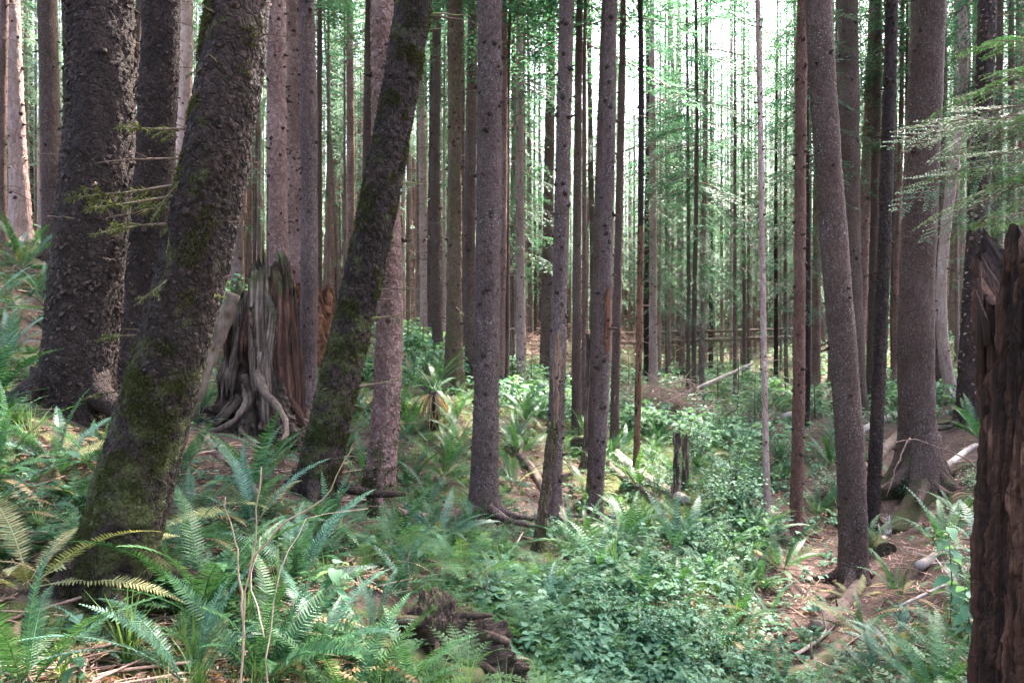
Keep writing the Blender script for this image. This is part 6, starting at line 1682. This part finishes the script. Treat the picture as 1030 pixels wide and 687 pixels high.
SHR = [(700, 470, 1.3, 'light bushy shrub behind the twin broken posts'), (735, 490, 1.2, 'pale leafy shrub between twin broken posts and thin white tree'), (660, 500, 0.8, 'low shrub beside the pale log in the gully'),
       (715, 520, 1.0, 'bright bushy shrub in front of the twin broken posts'), (750, 515, 0.9, 'leafy shrub at the foot of the thin white tree'), (690, 455, 1.3, 'shrub above the far end of the sliding pale log'),
       (640, 440, 1.2, 'leafy shrub below the heap of bleached branches'), (725, 445, 1.3, 'leafy bush under the feathery young hemlock'), (912, 505, 0.55, 'small pale-leaved shrub on duff before the buttress roots'),
       (780, 470, 1.1, 'leafy shrub behind the reddish slim tree'), (560, 420, 1.0, 'leafy shrub behind the scarred spruce'), (405, 400, 0.9, 'bushy shrub on the slope behind the flaky pegged spruce'),
       (430, 385, 1.0, 'small-leaved shrub beside the fallen mossy log uphill'), (520, 400, 1.0, 'leafy shrub just past the knobby grey spruce'), (500, 415, 0.8, 'low shrub touching the knobby grey spruce'),
       (830, 500, 0.8, 'leafy shrub behind the curving brown spruce'), (720, 570, 0.7, 'bright low shrub in the middle of the gully floor'), (610, 640, 0.55, 'low leafy shrub at the bottom of the gully'),
       (660, 660, 0.6, 'dense low shrub at the bottom in the lightest leaves'), (715, 670, 0.5, 'dark-stemmed low shrub near the bottom of the gully'), (980, 500, 0.6, 'thin shrub beside the flaky dark spruce'), (970, 590, 0.6, 'leafy shrub beside the red rotten stump')]
for i, (px, py, s, lab) in enumerate(SHR):
    tag(obj('leafy_shrub', SHRUB[i % 4], None, at(px, py), (0, 0, i * 1.7), s), lab, 'shrub', 'leafy shrubs')

def big_leaf_plant(label, px, py, h, n, L, w, seed, mat='herb', Y=None):
    b = at(px, py) if Y is None else at_depth(px, Y)
    root = tag(empty('broadleaf_plant', b), label, 'plant')
    rg = np.random.default_rng(seed)
    m_ = MB(); P = np.array([(0, 0, -0.05), (0.02, 0, h * 0.5), (0.0, 0.02, h)]); m_.tube(P, [0.006, 0.005, 0.002], 6, 0.3)
    obj('stem', m_.mesh('stem', M['twig']), root)
    for i in range(n):
        u = 0.35 + 0.65 * (i + 0.5) / n; a = i * 2.4 + rg.uniform(-.3, .3)
        V, Q = leaf_arr(L * rg.uniform(0.75, 1.15), w, 6, 0.2, 0.35)
        m_ = MB(); m_.add(V, Q, None, np.clip(rg.normal(0.55, 0.15), 0, 1))
        obj('leaf', m_.mesh('leaf', M[mat]), root, (0.0, 0.0, h * u), (rg.uniform(-.4, .4), rg.uniform(-0.1, 0.5), a))
big_leaf_plant('bright broad-leaved plant with hanging leaves in front of the black leaning spruce', 336, 640, 0.42, 12, 0.15, 0.045, 3, 'herb', 4.3)
big_leaf_plant('tall plant with pointed dark green leaves beside the red rotten stump', 955, 640, 0.85, 16, 0.15, 0.04, 4, 'herb')
big_leaf_plant('smaller pointed-leaved plant below the tall one by the rotten stump', 972, 665, 0.5, 12, 0.13, 0.035, 5, 'herb_cool')
big_leaf_plant('pale leafy sprig on the bank edge under the yellowing fern', 75, 690, 0.15, 8, 0.08, 0.03, 6, 'herb')
big_leaf_plant('low round-leaved plant on litter below the mossy spruce foot', 62, 560, 0.14, 8, 0.06, 0.028, 7, 'herb_cool')
big_leaf_plant('round-leaved plant lower down the bank beside the grass tuft', 75, 640, 0.12, 8, 0.06, 0.03, 8, 'herb_cool')
gm = grass_mb(22, 0.5, 77, 0.009).mesh('grass_tuft', [M['grass']])
tag(obj('grass_tuft', gm, None, at_depth(128, 3.35), (0, 0, 0.4), 0.8), 'wide-bladed grass tuft in front of the mossy spruce foot', 'grass tuft')
tag(obj('grass_tuft', gm, None, at(390, 460), (0, 0, 1.4), 1.0), 'bright grass tuft on the slope just behind the black leaning spruce', 'grass tuft')
tag(obj('grass_tuft', gm, None, at(650, 540), (0, 0, 2.4), 1.1), 'light grass tuft beside the orange-stemmed thin tree', 'grass tuft')
tag(obj('grass_tuft', gm, None, at(618, 575), (0, 0, 3.4), 0.9), 'light grass tuft below the orange split spruce', 'grass tuft')

# ------------------------------------------------------------------ labels for the many ferns: what they look like, where from the nearest landmark
rows = {}
for o, look, x, y, cat, grp in pending:
    l = min(LAND, key=lambda l: (l[1] - x) ** 2 + (l[2] - y) ** 2)
    dx, dy = x - l[1], y - l[2]
    rel = ('in front of' if dy < 0 else 'behind') if abs(dy) > abs(dx) else ('on the gully side of' if (dx > 0) == (l[1] < 1.5) else 'on the bank side of')
    rows.setdefault((look, rel, l[0]), []).append((math.hypot(dx, dy), o, cat, grp))
for (look, rel, lm), rs in rows.items():
    rs.sort(key=lambda r: r[0])
    for k, (_, o, cat, grp) in enumerate(rs):
        tag(o, ('%s %s the %s' % (look, rel, lm)) if len(rs) == 1 else '%s %s outward %s the %s' % (ORD[k], look, rel, lm), cat, grp)
